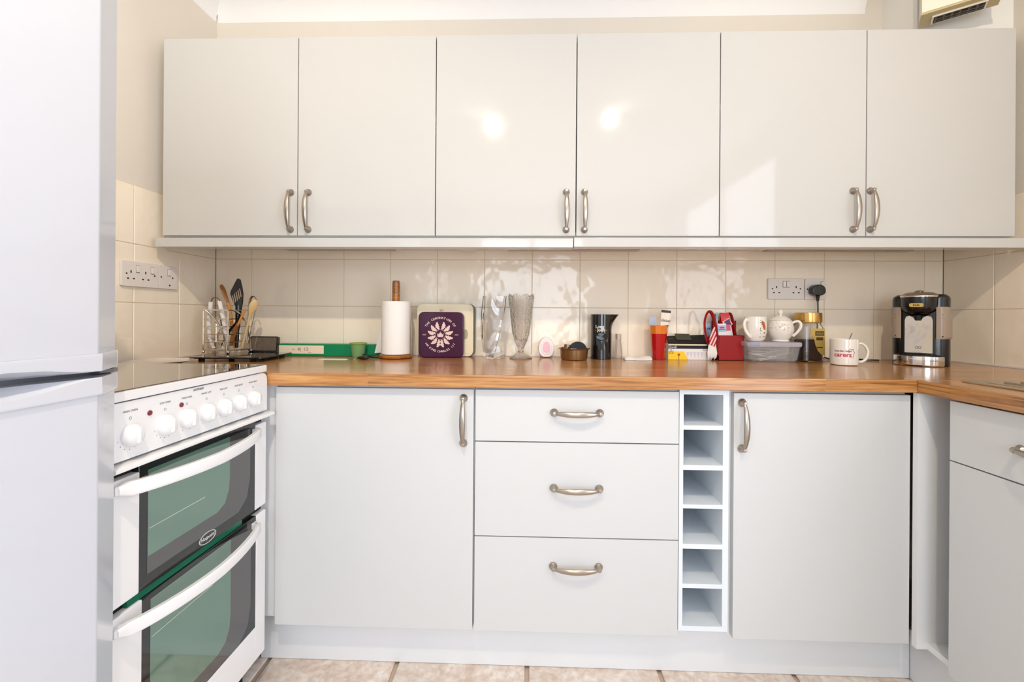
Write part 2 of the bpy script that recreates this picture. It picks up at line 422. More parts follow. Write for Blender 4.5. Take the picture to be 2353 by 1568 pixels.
# boiler
d = Vector((.808, -.589, 0)); n = Vector((-.589, -.808, 0)); rl = Vector((1.4654, -.178, 2.18))
def bf(u, v, w_): q = rl + d * u + n * v; return (q.x, q.y, 2.18 + w_)
BOIL = mat('boiler_cream', c(238, 232, 214), .4); BOILD = mat('boiler_underside_shade', c(196, 178, 132), .5)  # olive tone is the cream with underside shade painted in
t = T('boiler', 'cream wall heater with a dark vent grille above the right wall cabinet', 'heater', tuple(rl))
P('body', prism(B(), [(0, .0), (.200, .0), (.200, .09), (0, .09)], .003, .27, bf), BOIL, t, smooth=0)
P('shaded_underside', prism(B(), [(-.002, -.0), (.203, -.0), (.203, .088), (-.002, .088)], -.004, .003, bf), BOILD, t, smooth=0)  # bottom face of the cream box, its shade put into the colour
P('vent_frame', prism(B(), [(.03, .012), (.17, .012), (.17, .062), (.03, .062)], -.010, -.004, bf), BOIL, t, smooth=0)
gr = P('vent_grille', prism(B(), [(.035, .016), (.165, .016), (.165, .058), (.035, .058)], -.0108, -.010, bf), DARKW, t, smooth=0)
SLM = mat('vent_slat', c(96, 82, 66), .5)
for k in range(6): P('slat', prism(B(), [(.038 + .021 * k, .018), (.043 + .021 * k, .018), (.043 + .021 * k, .056), (.038 + .021 * k, .056)], -.0125, -.0108, bf), SLM, gr, smooth=0)
for k in range(2): P('slat', prism(B(), [(.036, .029 + .013 * k), (.164, .029 + .013 * k), (.164, .032 + .013 * k), (.036, .032 + .013 * k)], -.0135, -.0125, bf), SLM, gr, smooth=0)

# ------------------------------------------------------------------ base units
YF = -.585
def carcass(xa, xb, ztop=.8705):
    b = B(); y0 = -.5665
    box(b, xa, xa + .018, y0, -.02, .15, ztop); box(b, xb - .018, xb, y0, -.02, .15, ztop)
    box(b, xa + .018, xb - .018, y0, -.02, .15, .168); box(b, xa + .018, xb - .018, -.03, -.02, .168, ztop)
    box(b, xa + .018, xb - .018, y0, -.46, ztop - .018, ztop)
    return b
t = T('base_cabinet', 'white base cabinet with one plain door beside the cooker', 'cabinet', (-.455, -.3, .15))
P('carcass', carcass(-.7535, -.1555), CARC, t, smooth=0)
dd = P('door', box(B(), -.7525, -.1575, YF, -.567, .1495, .8625, .0015, 2), SATIN, t)
put('handle', HM, dd, (-.187, YF, .770))
t = T('drawer_unit', 'white three-drawer base unit in the middle of the run', 'drawers', (.145, -.3, .15))
P('carcass', carcass(-.1535, .4445), CARC, t, smooth=0)
for z0, z1, hz in ((.7105, .8625, .7973), (.4305, .7075, .576), (.1495, .4275, .3465)):
    dd = P('drawer', box(B(), -.1525, .4430, YF, -.567, z0, z1, .0015, 2), SATIN, t)
    put('handle', HM, dd, (.1465, YF, hz), (0, PI / 2, 0))
t = T('wine_rack', 'narrow white open wine rack with six square compartments', 'wine rack', (.517, -.3, .15))
b = B(); box(b, .4457, .4575, YF + .004, -.03, .1640, .8700); P('side_panel', b, RACKW, t, smooth=0)
b = B(); box(b, .5715, .5882, YF + .004, -.03, .1640, .8700); P('side_panel', b, RACKW, t, smooth=0)
b = B(); box(b, .4575, .5715, -.04, -.03, .1640, .8700); P('back_panel', b, RACKW, t, smooth=0)
for k, (z0, z1) in enumerate(((.164, .1785), (.289, .3016), (.404, .4178), (.5215, .533), (.634, .648), (.7514, .7641), (.8545, .870))):
    b = B(); box(b, .4575, .5715, YF + .004, -.04, z0, z1); P('shelf', b, RACKW, t, smooth=0)
t = T('base_cabinet', 'white corner base cabinet with one door below the mug and coffee jar', 'cabinet', (.85, -.3, .15))
P('carcass', carcass(.5900, 1.0975), CARC, t, smooth=0)
dd = P('door', box(B(), .5993, 1.0965, YF - .003, -.567, .1495, .8615, .0015, 2), SATIN, t)
put('handle', HM, dd, (.6215, YF - .003, .768))
t = T('base_cabinet', 'white base cabinet with drawer and door on the right wall run', 'cabinet', (1.4, -.93, .15))
b = B()
box(b, 1.100, 1.70, -.608, -.592, .15, .8705); box(b, 1.13, 1.70, -1.2, -1.185, .15, .8705)
box(b, 1.13, 1.70, -1.185, -.608, .15, .167); box(b, 1.69, 1.70, -1.185, -.608, .167, .8705); box(b, 1.145, 1.69, -.745, -.73, .167, .8705)
P('carcass', b, CARC, t, smooth=0)
dr = P('drawer', box(B(), 1.11, 1.129, -1.185, -.690, .7105, .866, .0015, 2), SATIN, t)
put('handle', HM, dr, (1.11, -.925, .786), (0, PI / 2, -PI / 2))
P('door', box(B(), 1.11, 1.129, -1.185, -.690, .143, .7075, .0015, 2), SATIN, t)
b = B(); box(b, -.806, -.7545, -.572, -.556, .165, .8705, .001); solo('filler_panel', b, CARC, 'narrow white filler strip between the cooker and the first base cabinet', 'panel', loc=(-.78, -.56, .165))
b = B(); box(b, -.83, 1.152, -.524, -.508, .0005, .148, .001); solo('plinth', b, PLIN, 'long white plinth board along the floor under the back run', 'plinth', loc=(.2, -.51, 0))
b = B(); box(b, 1.154, 1.170, -1.9, -.510, .0005, .148, .001); solo('plinth', b, PLIN, 'white plinth board under the right wall run', 'plinth', loc=(1.16, -1.2, 0))
# worktops
b = B(); box(b, XL + .001, XR - .001, -.610, -.0005, .8715, WT, .003, 2)
solo('worktop', b, WOODX, 'long oak-effect block worktop along the tiled back wall', 'worktop')
b = B(); box(b, 1.095, XR - .001, -1.9, -.611, .8715, WT, .003, 2)
solo('worktop', b, WOODY, 'oak-effect worktop return along the right wall holding the sink drainer', 'worktop')
# sink drainer
STEEL = mat('stainless_steel', c(200, 190, 170), .22, 1, aniso=.3)
t = T('sink', 'stainless steel sink drainer set in the right worktop', 'sink', (1.42, -1.0, WT))
P('rim', prism(B(), rrect(1.183, 1.66, -1.45, -.625, .03), WT + .0003, WT + .004, lambda u, v, w: (u, v, w), .001), STEEL, t)
P('drainer_tray', prism(B(), rrect(1.215, 1.63, -1.0, -.66, .03), WT + .004, WT + .0052, lambda u, v, w: (u, v, w)), STEEL, t)
for k in range(9): P('ridge', tube(B(), [(1.25 + .042 * k, -.69, WT + .0055), (1.25 + .042 * k, -.97, WT + .0055)], .004, 6), STEEL, t)

# ------------------------------------------------------------------ fridge freezer
t = T('fridge_freezer', 'tall white fridge freezer standing at the left edge', 'fridge', (-1.03, -1.42, 0))
P('body', box(B(), -1.34, -.755, -1.715, -1.125, .02, 1.67, .004, 2), FRIDGE, t)
prof = [(-.752, -1.119), (-.737, -1.119), (-.7315, -1.1235), (-.699, -1.184), (-.697, -1.190), (-.697, -1.65), (-.699, -1.656), (-.7315, -1.7165), (-.737, -1.721), (-.752, -1.721)]
def off(p, dx, dy): return [(x + (dx if x > -.74 else 0), y + (dy if y > -1.4 else -dy)) for x, y in p]
ident = lambda u, v, w: (u, v, w)
du = P('door', prism(B(), prof, 1.0128, 1.67, ident, .0012), FRIDGE, t, label='upper white door')
dl = P('door', prism(B(), prof, .06, .9469, ident, .0012), FRIDGE, t, label='lower white door')
# grip of the upper door: full section near the edge, scooped further along
def strip(zf, name, par):
    R = []
    ys = [-1.1145, -1.118, -1.1225, -1.184, -1.192, -1.215, -1.24, -1.27, -1.31, -1.42, -1.53, -1.57, -1.60, -1.63, -1.648, -1.656, -1.7175, -1.7225, -1.7255]
    for y in ys:
        yy = y if y > -1.42 else -2.84 - y
        if yy > -1.1185: xo = -.735
        elif yy > -1.184: xo = -.7285 + (-1.1225 - yy) / .0615 * .0335
        else: xo = -.694
        xo = min(xo, -.694); s = max(0, min(1, (-1.19 - yy) / .12)); s = s * s * (3 - 2 * s)
        R.append([Vector((x, y, z)) for x, z in zf(xo, s)])
    bm = B(); rings(bm, R); return P(name, bm, FRIDGE, par, smooth=25)
strip(lambda xo, s: [(-.752, 1.0135), (xo, 1.0135), (xo + .001, 1.008), (xo, .9858 + .012 * s), (xo - .014 * s, .9855 + .006 * s), (xo - .030 * s, .9850), (-.752, .985)], 'grip', du)
strip(lambda xo, s: [(-.752, .9465), (xo, .9465), (xo + .001, .950), (xo, .9740 - .014 * s), (xo - .010 * s, .9745 - .010 * s), (xo - .032 * s, .975), (-.752, .975)], 'grip', dl)
P('gasket', box(B(), -.90, -.742, -1.712, -1.13, .970, .990), GREYP, t)
b = B(); box(b, -.78, -.722, -1.160, -1.126, .9765, .9835, .001); lathe(b, [(0, .9752), (.006, .9752), (.006, .985), (0, .985)], 12, (-.742, -1.128, 0))
P('hinge', b, mat('hinge_grey', c(120, 122, 126), .4, .4), t)
P('plinth_grille', box(B(), -1.3, -.76, -1.71, -1.13, 0.001, .06), GREYP, t)

# ------------------------------------------------------------------ cooker
ya, yb = -1.112, -.6165
t = T('cooker', 'white freestanding electric cooker with double oven beside the fridge', 'cooker', (-1.05, -.86, 0))
P('body', box(B(), -1.335, -.790, ya + .004, yb - .002, .07, .905, .003), ENAM, t)
P('foot_plinth', box(B(), -1.30, -.815, ya + .02, yb - .02, .001, .07), BLACKM, t)
P('hob_rim', prism(B(), rrect(-1.335, -.757, ya, yb, .012), .9135, .9325, ident, .0025), ENAM, t)
P('hob_glass', prism(B(), rrect(-1.325, -.764, ya + .006, yb - .006, .008), .9325, .9342, ident), HOBG, t)
yz = lambda X: (lambda u, v, w: (X + w, u, v))
P('control_panel', prism(B(), [(ya, .8005), (ya, .9115), (yb - .022, .9115), (yb - .010, .908), (yb - .002, .899), (yb, .888), (yb, .8005)], -.03, 0, yz(-.76), .002), ENAM, t)
P('hob_gap', box(B(), -1.33, -.775, ya + .004, yb - .004, .9045, .9135), BLACKM, t)
kb = B(); KM = Matrix.Rotation(PI / 2, 4, 'Y')
lathe(kb, [(0, 0), (.0215, 0), (.022, .003), (.0212, .009), (.0192, .0135), (.015, .0170), (.008, .0190), (0, .0195)], 32, (0, 0, 0), KM)
box(kb, .006, .0215, -.0055, .0055, -.0165, .0165, .0045, 3)
km = mesh_of('knob', kb, ENAM, 45)
ringm = B()
lathe(ringm, [(.0, 0), (.0225, 0), (.0225, .0006), (0, .0006)], 32, (0, 0, 0), KM)
ky = [-1.061, -.980, -.921, -.861, -.802, -.744, -.684]
for y in ky: put('knob', km, t, (-.76, y, .8455))
for y in (-1.018, -.937):
    P('indicator_light', lathe(B(), [(0, 0), (.0055, 0), (.005, .002), (0, .0026)], 16, (-.76, y, .879), KM), mat('red_neon', c(120, 20, 34), .2, coat=.5), t)
b = B()
for i, y in enumerate(ky):
    for k in range(8 if i < 2 else 4):
        an = math.radians(-165 + (k * 24 if i < 2 else k * 48)); rr = .0265
        ball(b, (-.7597, y + rr * math.sin(an + PI / 2) * 1 if False else y + rr * math.cos(an), .8455 + rr * math.sin(an)), .0009, (.3, 1, 1), 6)
for y, s in zip(ky, ('MAIN OVEN', 'TOP OVEN', 'TWIN GRILL', 'FRONT LEFT', 'REAR LEFT', 'REAR RIGHT', 'FRONT RIGHT')):
    text(b, s, .0058, (lambda y: lambda x_, y_, z_: Vector((-.7599 + z_, y + x_, .8905 + y_)))(y), .0003)
    lathe(b, [(.0022, 0), (.0022, .0003), (.0028, .0003), (.0028, 0)], 12, (-.7599, y, .8785), KM)
text(b, 'HOTPOINT', .0062, lambda x_, y_, z_: Vector((-.7599 + z_, -.886 + x_, .9030 + y_)), .0003, bold=.0003)
P('panel_print', b, INK, t, smooth=0, kind='stuff')
P('drip_ledge', prism(B(), [(-.785, .7835), (-.748, .7835), (-.741, .7865), (-.741, .793), (-.748, .7965), (-.785, .7975)], ya + .003, yb + .006, lambda u, v, w: (u, w, v), .001), ENAM, t)
P('door_gap', box(B(), -.789, -.776, ya + .01, yb - .01, .10, .7835), BLACKM, t)
def ovendoor(z0, z1, gz0, gl, gr_, wz0, wz1):
    d_ = P('oven_door', box(B(), -.786, -.7815, ya + .008, yb - .005, z0 + .002, z1 - .002), ENAM, t)
    P('stile', box(B(), -.783, -.760, ya + .006, gl, z0, z1, .003, 2), ENAM, d_)
    P('stile', box(B(), -.783, -.760, gr_, yb - .003, z0, z1, .003, 2), ENAM, d_)
    if gz0 > z0 + .01: P('rail', box(B(), -.783, -.7602, gl - .002, gr_ + .002, z0, gz0, .002), ENAM, d_)
    P('door_glass', box(B(), -.781, -.7612, gl - .001, gr_ + .001, gz0, z1 + .010 if z1 > .6 else z1, .001), BLACKG, d_)
    P('window_halo', prism(B(), [(gl + .018, wz0 - .035), (gr_ - .07, wz0 - .035), (gr_ - .035, wz0 - .01), (gr_ - .022, wz0 + .04), (gr_ - .022, wz1), (gl + .018, wz1)], 0, .0004, yz(-.7612)), OVENM, d_)
    P('window', prism(B(), [(gl + .019, wz0), (gr_ - .150, wz0), (gr_ - .122, wz0 + .012), (gr_ - .108, wz0 + .04), (gr_ - .105, wz0 + .07), (gr_ - .105, wz1), (gl + .019, wz1)], 0, .0004, yz(-.7608)), OVENG, d_)
    zs_ = wz0 + (.055 if z1 > .6 else .185); ye_ = -.862 if z1 > .6 else -.835
    P('window_line', box(B(), -.7612, -.7602, gl + .022, ye_, zs_, zs_ + .0014), mat('pale_line', c(196, 206, 186), .4), d_, smooth=0)  # thin pale line laid across the window glass
    R = []
    for k in range(29):
        s = k / 28 * 2 - 1; y = -.884 + s * .214; X = -.752 + .047 * (1 - s * s) ** .75
        e = 1 if abs(s) < .93 else .55 + .45 * (1 - abs(s)) / .07
        zc = (.752 if z1 > .6 else .490) - .004 * (1 - abs(s))
        R.append([Vector((X + a_ * .007, y, zc + v_ * .0135 * e)) for a_, v_ in ((-1, -.8), (-.6, -1), (.6, -1), (1, -.7), (1, .7), (.6, 1), (-.6, 1), (-1, .8))])
    hb = B(); rings(hb, R)
    for yy in (-1.092, -.676): box(hb, -.762, -.748, yy - .010, yy + .010, zc - .009, zc + .009, .002)
    P('handle', hb, ENAM, d_, smooth=35)
    return d_
d1 = ovendoor(.5285, .768, .5285, -1.0385, -.671, .590, .765)
d2 = ovendoor(.101, .512, .197, -1.031, -.665, .235, .500)
P('inner_glass_edge', box(B(), -.774, -.765, -1.06, -.72, .513, .5275), GREENE, d1)
b = B(); R1 = []
for sc_, in ((1,),):
    pts = [(-.7604, -.853 + .027 * math.cos(a_) , .5455 + .0125 * math.sin(a_)) for a_ in [2 * PI * k / 40 for k in range(40)]]
    tube(b, pts, .0009, 5, closed=True)
text(b, 'Hotpoint', .0125, lambda x_, y_, z_: Vector((-.7608 + z_, -.853 + x_, .542 + y_)), .0003, shear=.35)
P('logo', b, mat('logo_silver', c(225, 225, 222), .3), d1, smooth=0)

# ------------------------------------------------------------------ sockets
def socket(name, label, org, ux, width, gangs, spur=False, cat='socket', sw=True):
    """ux = unit vector along the plate; normal points into the room"""
    ux = Vector(ux); nx = Vector((0, 0, 1)).cross(ux) * -1; o = Vector(org)
    f = lambda u, v, w: tuple(o + ux * u + Vector((0, 0, v)) + nx * w)
    t = T(name, label, cat, org)
    P('faceplate', prism(B(), rrect(0, width, 0, .086, .004, 3), .0005, .010, f, .0015), WHITEP, t)
    b = B(); box_ = lambda u0, u1, v0, v1, w0, w1, bm: prism(bm, [(u0, v0), (u1, v0), (u1, v1), (u0, v1)], w0, w1, f)
    for gx, sx in gangs:
        if gx is not None:
            box_(gx - .0022, gx + .0022, .046, .0545, .0098, .0104, b)
            box_(gx - .0145, gx - .0075, .0245, .029, .0098, .0104, b); box_(gx + .0075, gx + .0145, .0245, .029, .0098, .0104, b)
    for px in (.017, width - .017): ball(b, f(px if width > .1 else px - .008, .043, .0102), .0028, (1, 1, 1), 8)
    if spur: ball(b, f(width * .55, .014, .0102), .003, (1, 1, 1), 8)
    P('pin_holes', b, DARKW, t, smooth=0, kind='stuff')
    for gx, sx in gangs:
        P('switch', prism(B(), rrect(sx - .006, sx + .006, .050, .0735, .001, 2), .009, .0135, f, .001), CERAM, t)
        P('switch_gap', prism(B(), rrect(sx - .0072, sx + .0072, .0485, .075, .001, 2), .0100, .0103, f), INK, t)
    return t, f
socket('wall_socket', 'white double wall socket on the left wall beside the fridge', (XL, -.455, 1.173), (0, 1, 0), .146, [(.034, .060), (.092, .120)])
socket('fused_spur', 'white switched fused spur on the left wall right of the double socket', (XL, -.3065, 1.173), (0, 1, 0), .086, [(None, .045)], spur=True, cat='switch')
socket('wall_socket', 'white double wall socket on the back wall above the teapot', (1.0045, 0, 1.1595), (1, 0, 0), .148, [(.034, .066), (.114, .081)])
tsk, fsk = socket('wall_socket', 'white single wall socket with a black plug in it', (1.1555, 0, 1.1585), (1, 0, 0), .086, [(.040, .070)])
t = T('plug', 'black three-pin plug pushed into the single socket', 'plug', (1.194, -.03, 1.2))
PX = 1.193
b = B(); prism(b, [(PX + .0275 * math.copysign(abs(math.cos(a_)) ** .75, math.cos(a_)), 1.192 + (.027 * math.sin(a_) if math.sin(a_) > 0 else .019 * math.sin(a_))) for a_ in [2 * PI * k / 24 for k in range(24)]], -.0120, -.043, lambda u, v, w: (u, w, v), .005)
P('plug_body', b, BLACK, t)
P('cord_grip', tube(B(), smooth_pts([(PX + .001, -.030, 1.186), (PX + .001, -.030, 1.170), (PX + .001, -.030, 1.150)]), [.0125, .012, .0115, .0105, .0095, .0085, .0078, .007, .0064, .0058, .0054, .005, .005], 12), BLACK, t)
cable = smooth_pts([(PX + .001, -.030, 1.152), (PX + .003, -.029, 1.11), (PX + .004, -.027, 1.05), (1.195, -.020, .985), (1.19, -.016, .95), (1.212, -.014, .928), (1.25, -.020, .913), (1.30, -.024, .9122), (1.345, -.026, .9122), (1.385, -.035, .9122), (1.42, -.06, .9122)], 8)
solo('power_cable', tube(B(), cable, .0034, 8), BLACK, 'black power cable running from the plug to the coffee machine', 'cable', loc=(1.2, -.03, WT))

# ------------------------------------------------------------------ worktop things, left to right
t = T('plate', 'round white plate behind the hob beside the left wall', 'plate', (-1.243, -.430, WT), world=False)
P('dish', lathe(B(), [(0, .0005), (.058, .0005), (.062, .003), (.095, .0115), (.097, .013), (.094, .0138), (.065, .007), (0, .006)], 48), CERAM, t)

t = T('trivet', 'black glass pan stand on four feet under the utensil rack', 'trivet', (-1.088, -.225, WT), rz=.05, world=False)
P('glass_top', prism(B(), rrect(-.130, .130, -.118, .118, .012), .0115, .0175, ident, .001), BLACKG, t)
for sx in (-1, 1):
    for sy in (-1, 1): P('foot', lathe(B(), [(0, 0), (.010, 0), (.010, .0115), (0, .0115)], 14, (sx * .100, sy * .088, 0)), BLACKM, t)

# utensil rack: local frame, front-left face along local x, side face along local y
RZ = WT + .0180
t = T('utensil_rack', 'chrome wire utensil holder standing on the black glass stand', 'utensil holder', (-1.158, -.215, RZ), rz=-.17, world=False)
# N corner is local origin; L at (-.114,0); R at (0,.114)
def lp(x, y, z): return (x, y, z)
zt = .170; sz = .114
b = B()
for z in (.045, .075, .105, .135): tube(b, [(-sz, 0, z), (0, 0, z), (0, sz, z), (-sz, sz, z)], .0023, 6, closed=True)
P('side_wires', b, CHROME, t)
P('top_wire', tube(B(), [(-sz - .004, -.002, zt), (.002, -.002, zt), (.002, sz, zt), (-sz - .004, sz, zt)], .0030, 8, closed=True), CHROME, t)
P('base_frame', box(B(), -sz, 0, 0, sz, .010, .016, .002), CHROME, t)
for x, y in ((0, 0), (-sz, 0), (0, sz), (-sz, sz)):
    P('foot', ball(B(), (x, y, .0065), .0065), CHROME, t)
for x, y in ((0, 0), (-sz, sz), (-sz, 0)): P('post', tube(B(), [(x, y, .012), (x, y, zt)], .0030, 6), CHROME, t)
P('arched_wire', tube(B(), smooth_pts([(-sz + .012, -.003, zt), (-.07, -.003, .148), (-.03, -.003, .10), (-.010, -.003, .05), (-.004, -.003, .014)]), .0034, 8), CHROME, t)
P('arched_wire', tube(B(), smooth_pts([(.003, .02, zt), (.003, .06, .150), (.003, .09, .10), (.003, .104, .05), (.003, .108, .014)]), .0034, 8), CHROME, t)
P('divider', tube(B(), [(-.055, 0, .135), (-.055, sz, .135), (-.055, sz, .045), (-.055, 0, .045)], .0016, 6, closed=True), CHROME, t)

MR = Matrix.Translation((-1.158, -.215, RZ)) @ Matrix.Rotation(-.17, 4, 'Z')
def rk(x, y, z): return tuple(MR @ Vector((x, y, z)))
UW = mat('olive_wood', c(150, 98, 46), .5, var=.3, vscale=40); UP = mat('pale_wood', c(222, 192, 140), .5, var=.1, vscale=30)
WOODM = mat('orange_wood', c(206, 136, 62), .5, var=.12, vscale=30)
def utensil(name, label, cat, parts):
    t = T(name, label, cat, tuple(Vector(parts[0][1][0]) if False else rk(-.05, .05, .02)))
    for nm, bm, m in parts: P(nm, bm, m, t)
    return t
# white-handled tongs
b1 = B(); tube(b1, smooth_pts([rk(-.092, .012, .198), rk(-.086, .012, .213), rk(-.073, .012, .220), rk(-.058, .012, .213), rk(-.051, .012, .200)]), .0035, 8, rb=.0018)
b2 = B(); tube(b2, [rk(-.092, .012, .202), rk(-.102, .014, .12), rk(-.100, .016, .055)], [.0075, .0085, .006], 10, rb=[.005, .006, .004])
b3 = B(); tube(b3, [rk(-.052, .012, .204), rk(-.030, .014, .12), rk(-.022, .016, .055)], [.0075, .0085, .006], 10, rb=[.005, .006, .004])
b4 = B()
for s, x in ((1, -.100), (-1, -.022)):
    for k in (-1, 0, 1): tube(b4, smooth_pts([rk(x, .016, .058), rk(x + s * (.008 + .006 * k), .016, .038), rk(x + s * (.018 + .004 * k), .018, .020)]), .0022, 6)
tt = T('tongs', 'white-handled kitchen tongs with a metal spring arch in the utensil rack', 'tongs', rk(-.06, .015, .02))
P('spring', b1, NICK, tt); P('arm', b2, WHITEP, tt); P('arm', b3, WHITEP, tt); P('claws', b4, WHITEP, tt)
# dark wooden spoon
tt = T('wooden_spoon', 'dark brown carved wooden spoon leaning left in the utensil rack', 'spoon', rk(-.05, .06, .02))
P('bowl', tube(B(), smooth_pts([rk(-.093, .06, .272), rk(-.088, .06, .262), rk(-.078, .06, .240), rk(-.066, .06, .214), rk(-.056, .06, .195)], 3), [.003, .006, .009, .0105, .0115, .0115, .011, .010, .0085, .0075, .0065, .006, .0055], 12, rb=.005), UW, tt)
P('handle', tube(B(), [rk(-.058, .06, .20), rk(-.045, .062, .13), rk(-.030, .065, .020)], .006, 10), WOODM, tt)
# black slotted turner
tt = T('slotted_turner', 'black slotted turner standing tallest in the utensil rack', 'turner', rk(-.03, .055, .02))
out = [(-.012, .294), (-.005, .297), (.003, .292), (.012, .262), (.017, .235), (.015, .20), (.010, .178), (-.013, .178), (-.030, .205), (-.042, .235), (-.040, .247)]
fT = lambda u, v, w: rk(u, .052 + w, v)
bm = B(); prism(bm, out, 0, .004, fT); 
P('blade', bm, BLACK, tt)
b = B()
for k in range(5):
    x = -.028 + .0082 * k; zb = .196 + .007 * k
    prism(b, [(x + .0035, zb - .002), (x + .0068, zb + .001), (x - .001, zb + .034), (x - .0035, zb + .031)], -.0012, .0002, fT)
P('slots', b, mat('turner_slots', c(176, 158, 140), .5), tt, smooth=0)
P('handle', tube(B(), [rk(-.003, .054, .19), rk(-.008, .055, .12), rk(-.018, .06, .02)], [.012, .009, .006], 10, rb=[.004, .005, .005]), BLACK, tt)
# second tongs (all metal)
tt = T('tongs', 'plain steel tongs with an arched end at the back of the utensil rack', 'tongs', rk(-.02, .09, .02))
P('arm', tube(B(), smooth_pts([rk(.000, .09, .05), rk(.010, .09, .14), rk(.014, .09, .20), rk(.022, .09, .222), rk(.035, .09, .226), rk(.045, .09, .212), rk(.044, .09, .180), rk(.020, .094, .10), rk(.004, .096, .035)]), .0042, 8, rb=.0016), NICK, tt)
# pale spoon
tt = T('wooden_spoon', 'pale wooden spoon with an oval bowl at the right of the utensil rack', 'spoon', rk(0, .07, .02))
P('bowl', tube(B(), [rk(.056, .07, .213), rk(.056, .07, .208), rk(.053, .07, .196), rk(.047, .07, .180), rk(.040, .07, .165), rk(.034, .07, .155)], [.004, .010, .0145, .0155, .011, .006], 14, rb=[.002, .005, .006, .006, .005, .005]), UP, tt)
P('handle', tube(B(), [rk(.036, .07, .158), rk(-.006, .074, .02)], .005, 10), UP, tt)
# brown wood and misc
tt = T('spatula', 'orange-brown wooden spatula low in the utensil rack', 'spatula', rk(-.02, .03, .02))
P('blade', tube(B(), [rk(.012, .035, .120), rk(.004, .034, .10), rk(-.008, .03, .06), rk(-.014, .03, .03)], [.006, .012, .014, .010], 10, rb=.003), UW, tt)
P('handle', tube(B(), [rk(.010, .035, .11), rk(.034, .045, .172)], .0045, 8), WOODM, tt)
tt = T('spatula', 'black plastic spatula leaning across the middle of the utensil rack', 'spatula', rk(-.03, .03, .02))
P('blade', tube(B(), [rk(.012, .05, .15), rk(-.010, .045, .115), rk(-.030, .04, .09)], [.005, .009, .012], 10, rb=.003), BLACK, tt)
P('handle', tube(B(), [rk(-.030, .04, .09), rk(-.062, .035, .03)], .0045, 8), BLACK, tt)
tt = T('measuring_scoop', 'clear plastic scoop hanging at the left of the utensil rack', 'scoop', rk(-.11, .05, .09))
P('bowl', lathe(B(), [(0, 0), (.024, .002), (.030, .022), (.0285, .022), (.023, .0035), (0, .0015)], 20, rk(-.078, .055, .118)), PLAST, tt)
P('handle', tube(B(), [rk(-.078, .085, .138), rk(-.06, .09, .03)], .003, 6), PLAST, tt)
tt = T('whisk', 'small steel whisk in the front of the utensil rack', 'whisk', rk(-.06, .04, .02))
for k in range(3):
    a_ = PI * k / 3; ca, sa = math.cos(a_), math.sin(a_)
    P('loop', tube(B(), smooth_pts([rk(-.058, .03, .105), rk(-.058 + .014 * ca, .03 + .014 * sa, .075), rk(-.058 + .010 * ca, .03 + .010 * sa, .035), rk(-.058, .03, .025), rk(-.058 - .010 * ca, .03 - .010 * sa, .035), rk(-.058 - .014 * ca, .03 - .014 * sa, .075), rk(-.058, .03, .105)], 4), .0009, 5), CHROME, tt)
P('handle', tube(B(), [rk(-.058, .03, .10), rk(-.066, .03, .155)], .004, 8), NICK, tt)

# display unit
t = T('energy_monitor', 'small black desktop display monitor beside the utensil rack', 'monitor', (-1.093, -.088, WT), rz=.04, world=False, rot=(-.12, 0, .04))
P('case', prism(B(), rrect(-.058, .058, .003, .081, .008), -.010, .010, lambda u, v, w: (u, w, v), .003), BLACK, t)
SCR = mat('dim_screen', c(104, 92, 80), .12, var=.35, vscale=45)
P('screen', prism(B(), rrect(-.053, .053, .022, .076, .002, 2), -.0108, -.0100, lambda u, v, w: (u, w, v)), SCR, t)
b = B()
for k in range(3): box(b, -.030 + .018 * k, -.018 + .018 * k, -.0108, -.0100, .0055, .0070)
for k in range(6): box(b, -.048 + .0185 * k, -.044 + .0185 * k, -.0106, -.0100, .0125, .0155)
P('key_marks', b, WHITEP, t, smooth=0, kind='stuff')
P('side_knob', ball(B(), (-.060, .002, .025), .010, (.6, 1, 1)), BLACK, t)

# green cling film box
GRN = mat('green_card', c(0, 132, 84), .4, var=.12, vscale=25)
t = T('food_wrap_box', 'long green food wrap carton lying against the tiles', 'carton', (-.84, -.05, WT), world=True)
P('carton', prism(B(), [(-1.045, 0.001), (-.618, 0.001), (-.630, .050), (-1.045, .050)], -.078, -.026, lambda u, v, w: (u, w, WT + v), .001), GRN, t, smooth=0)
lb = P('paper_label', box(B(), -1.035, -.846, -.0788, -.078, WT + .010, WT + .044), mat('cream_label', c(240, 224, 198), .6), t, label='long cream label on the carton', smooth=0)
b = B(); text(b, '~  4|  12', .020, lambda x_, y_, z_: Vector((-.945 + x_, -.0790 - z_, WT + .022 + y_)), .0002)
text(b, 'bake', .007, lambda x_, y_, z_: Vector((-.905 + x_, -.0790 - z_, WT + .014 + y_)), .0002)
P('print', b, INK, lb, smooth=0)

LIME = mat('lime_plastic', c(150, 176, 84), .25, trans=.25, ior=1.3)
t = T('measuring_cup', 'small lime green plastic cup in front of the green carton', 'cup', (-.684, -.122, WT), world=False)
P('cup_wall', lathe(B(), [(0, .0005), (.0225, .0005), (.030, .056), (.0285, .056), (.021, .003), (0, .003)], 32), mat('pale_green_plastic', c(150, 190, 130), .25, trans=.45, ior=1.3), t)
P('rim', lathe(B(), [(.0285, .053), (.0335, .055), (.0345, .058), (.033, .0605), (.029, .0605), (.0285, .058)], 32), LIME, t)

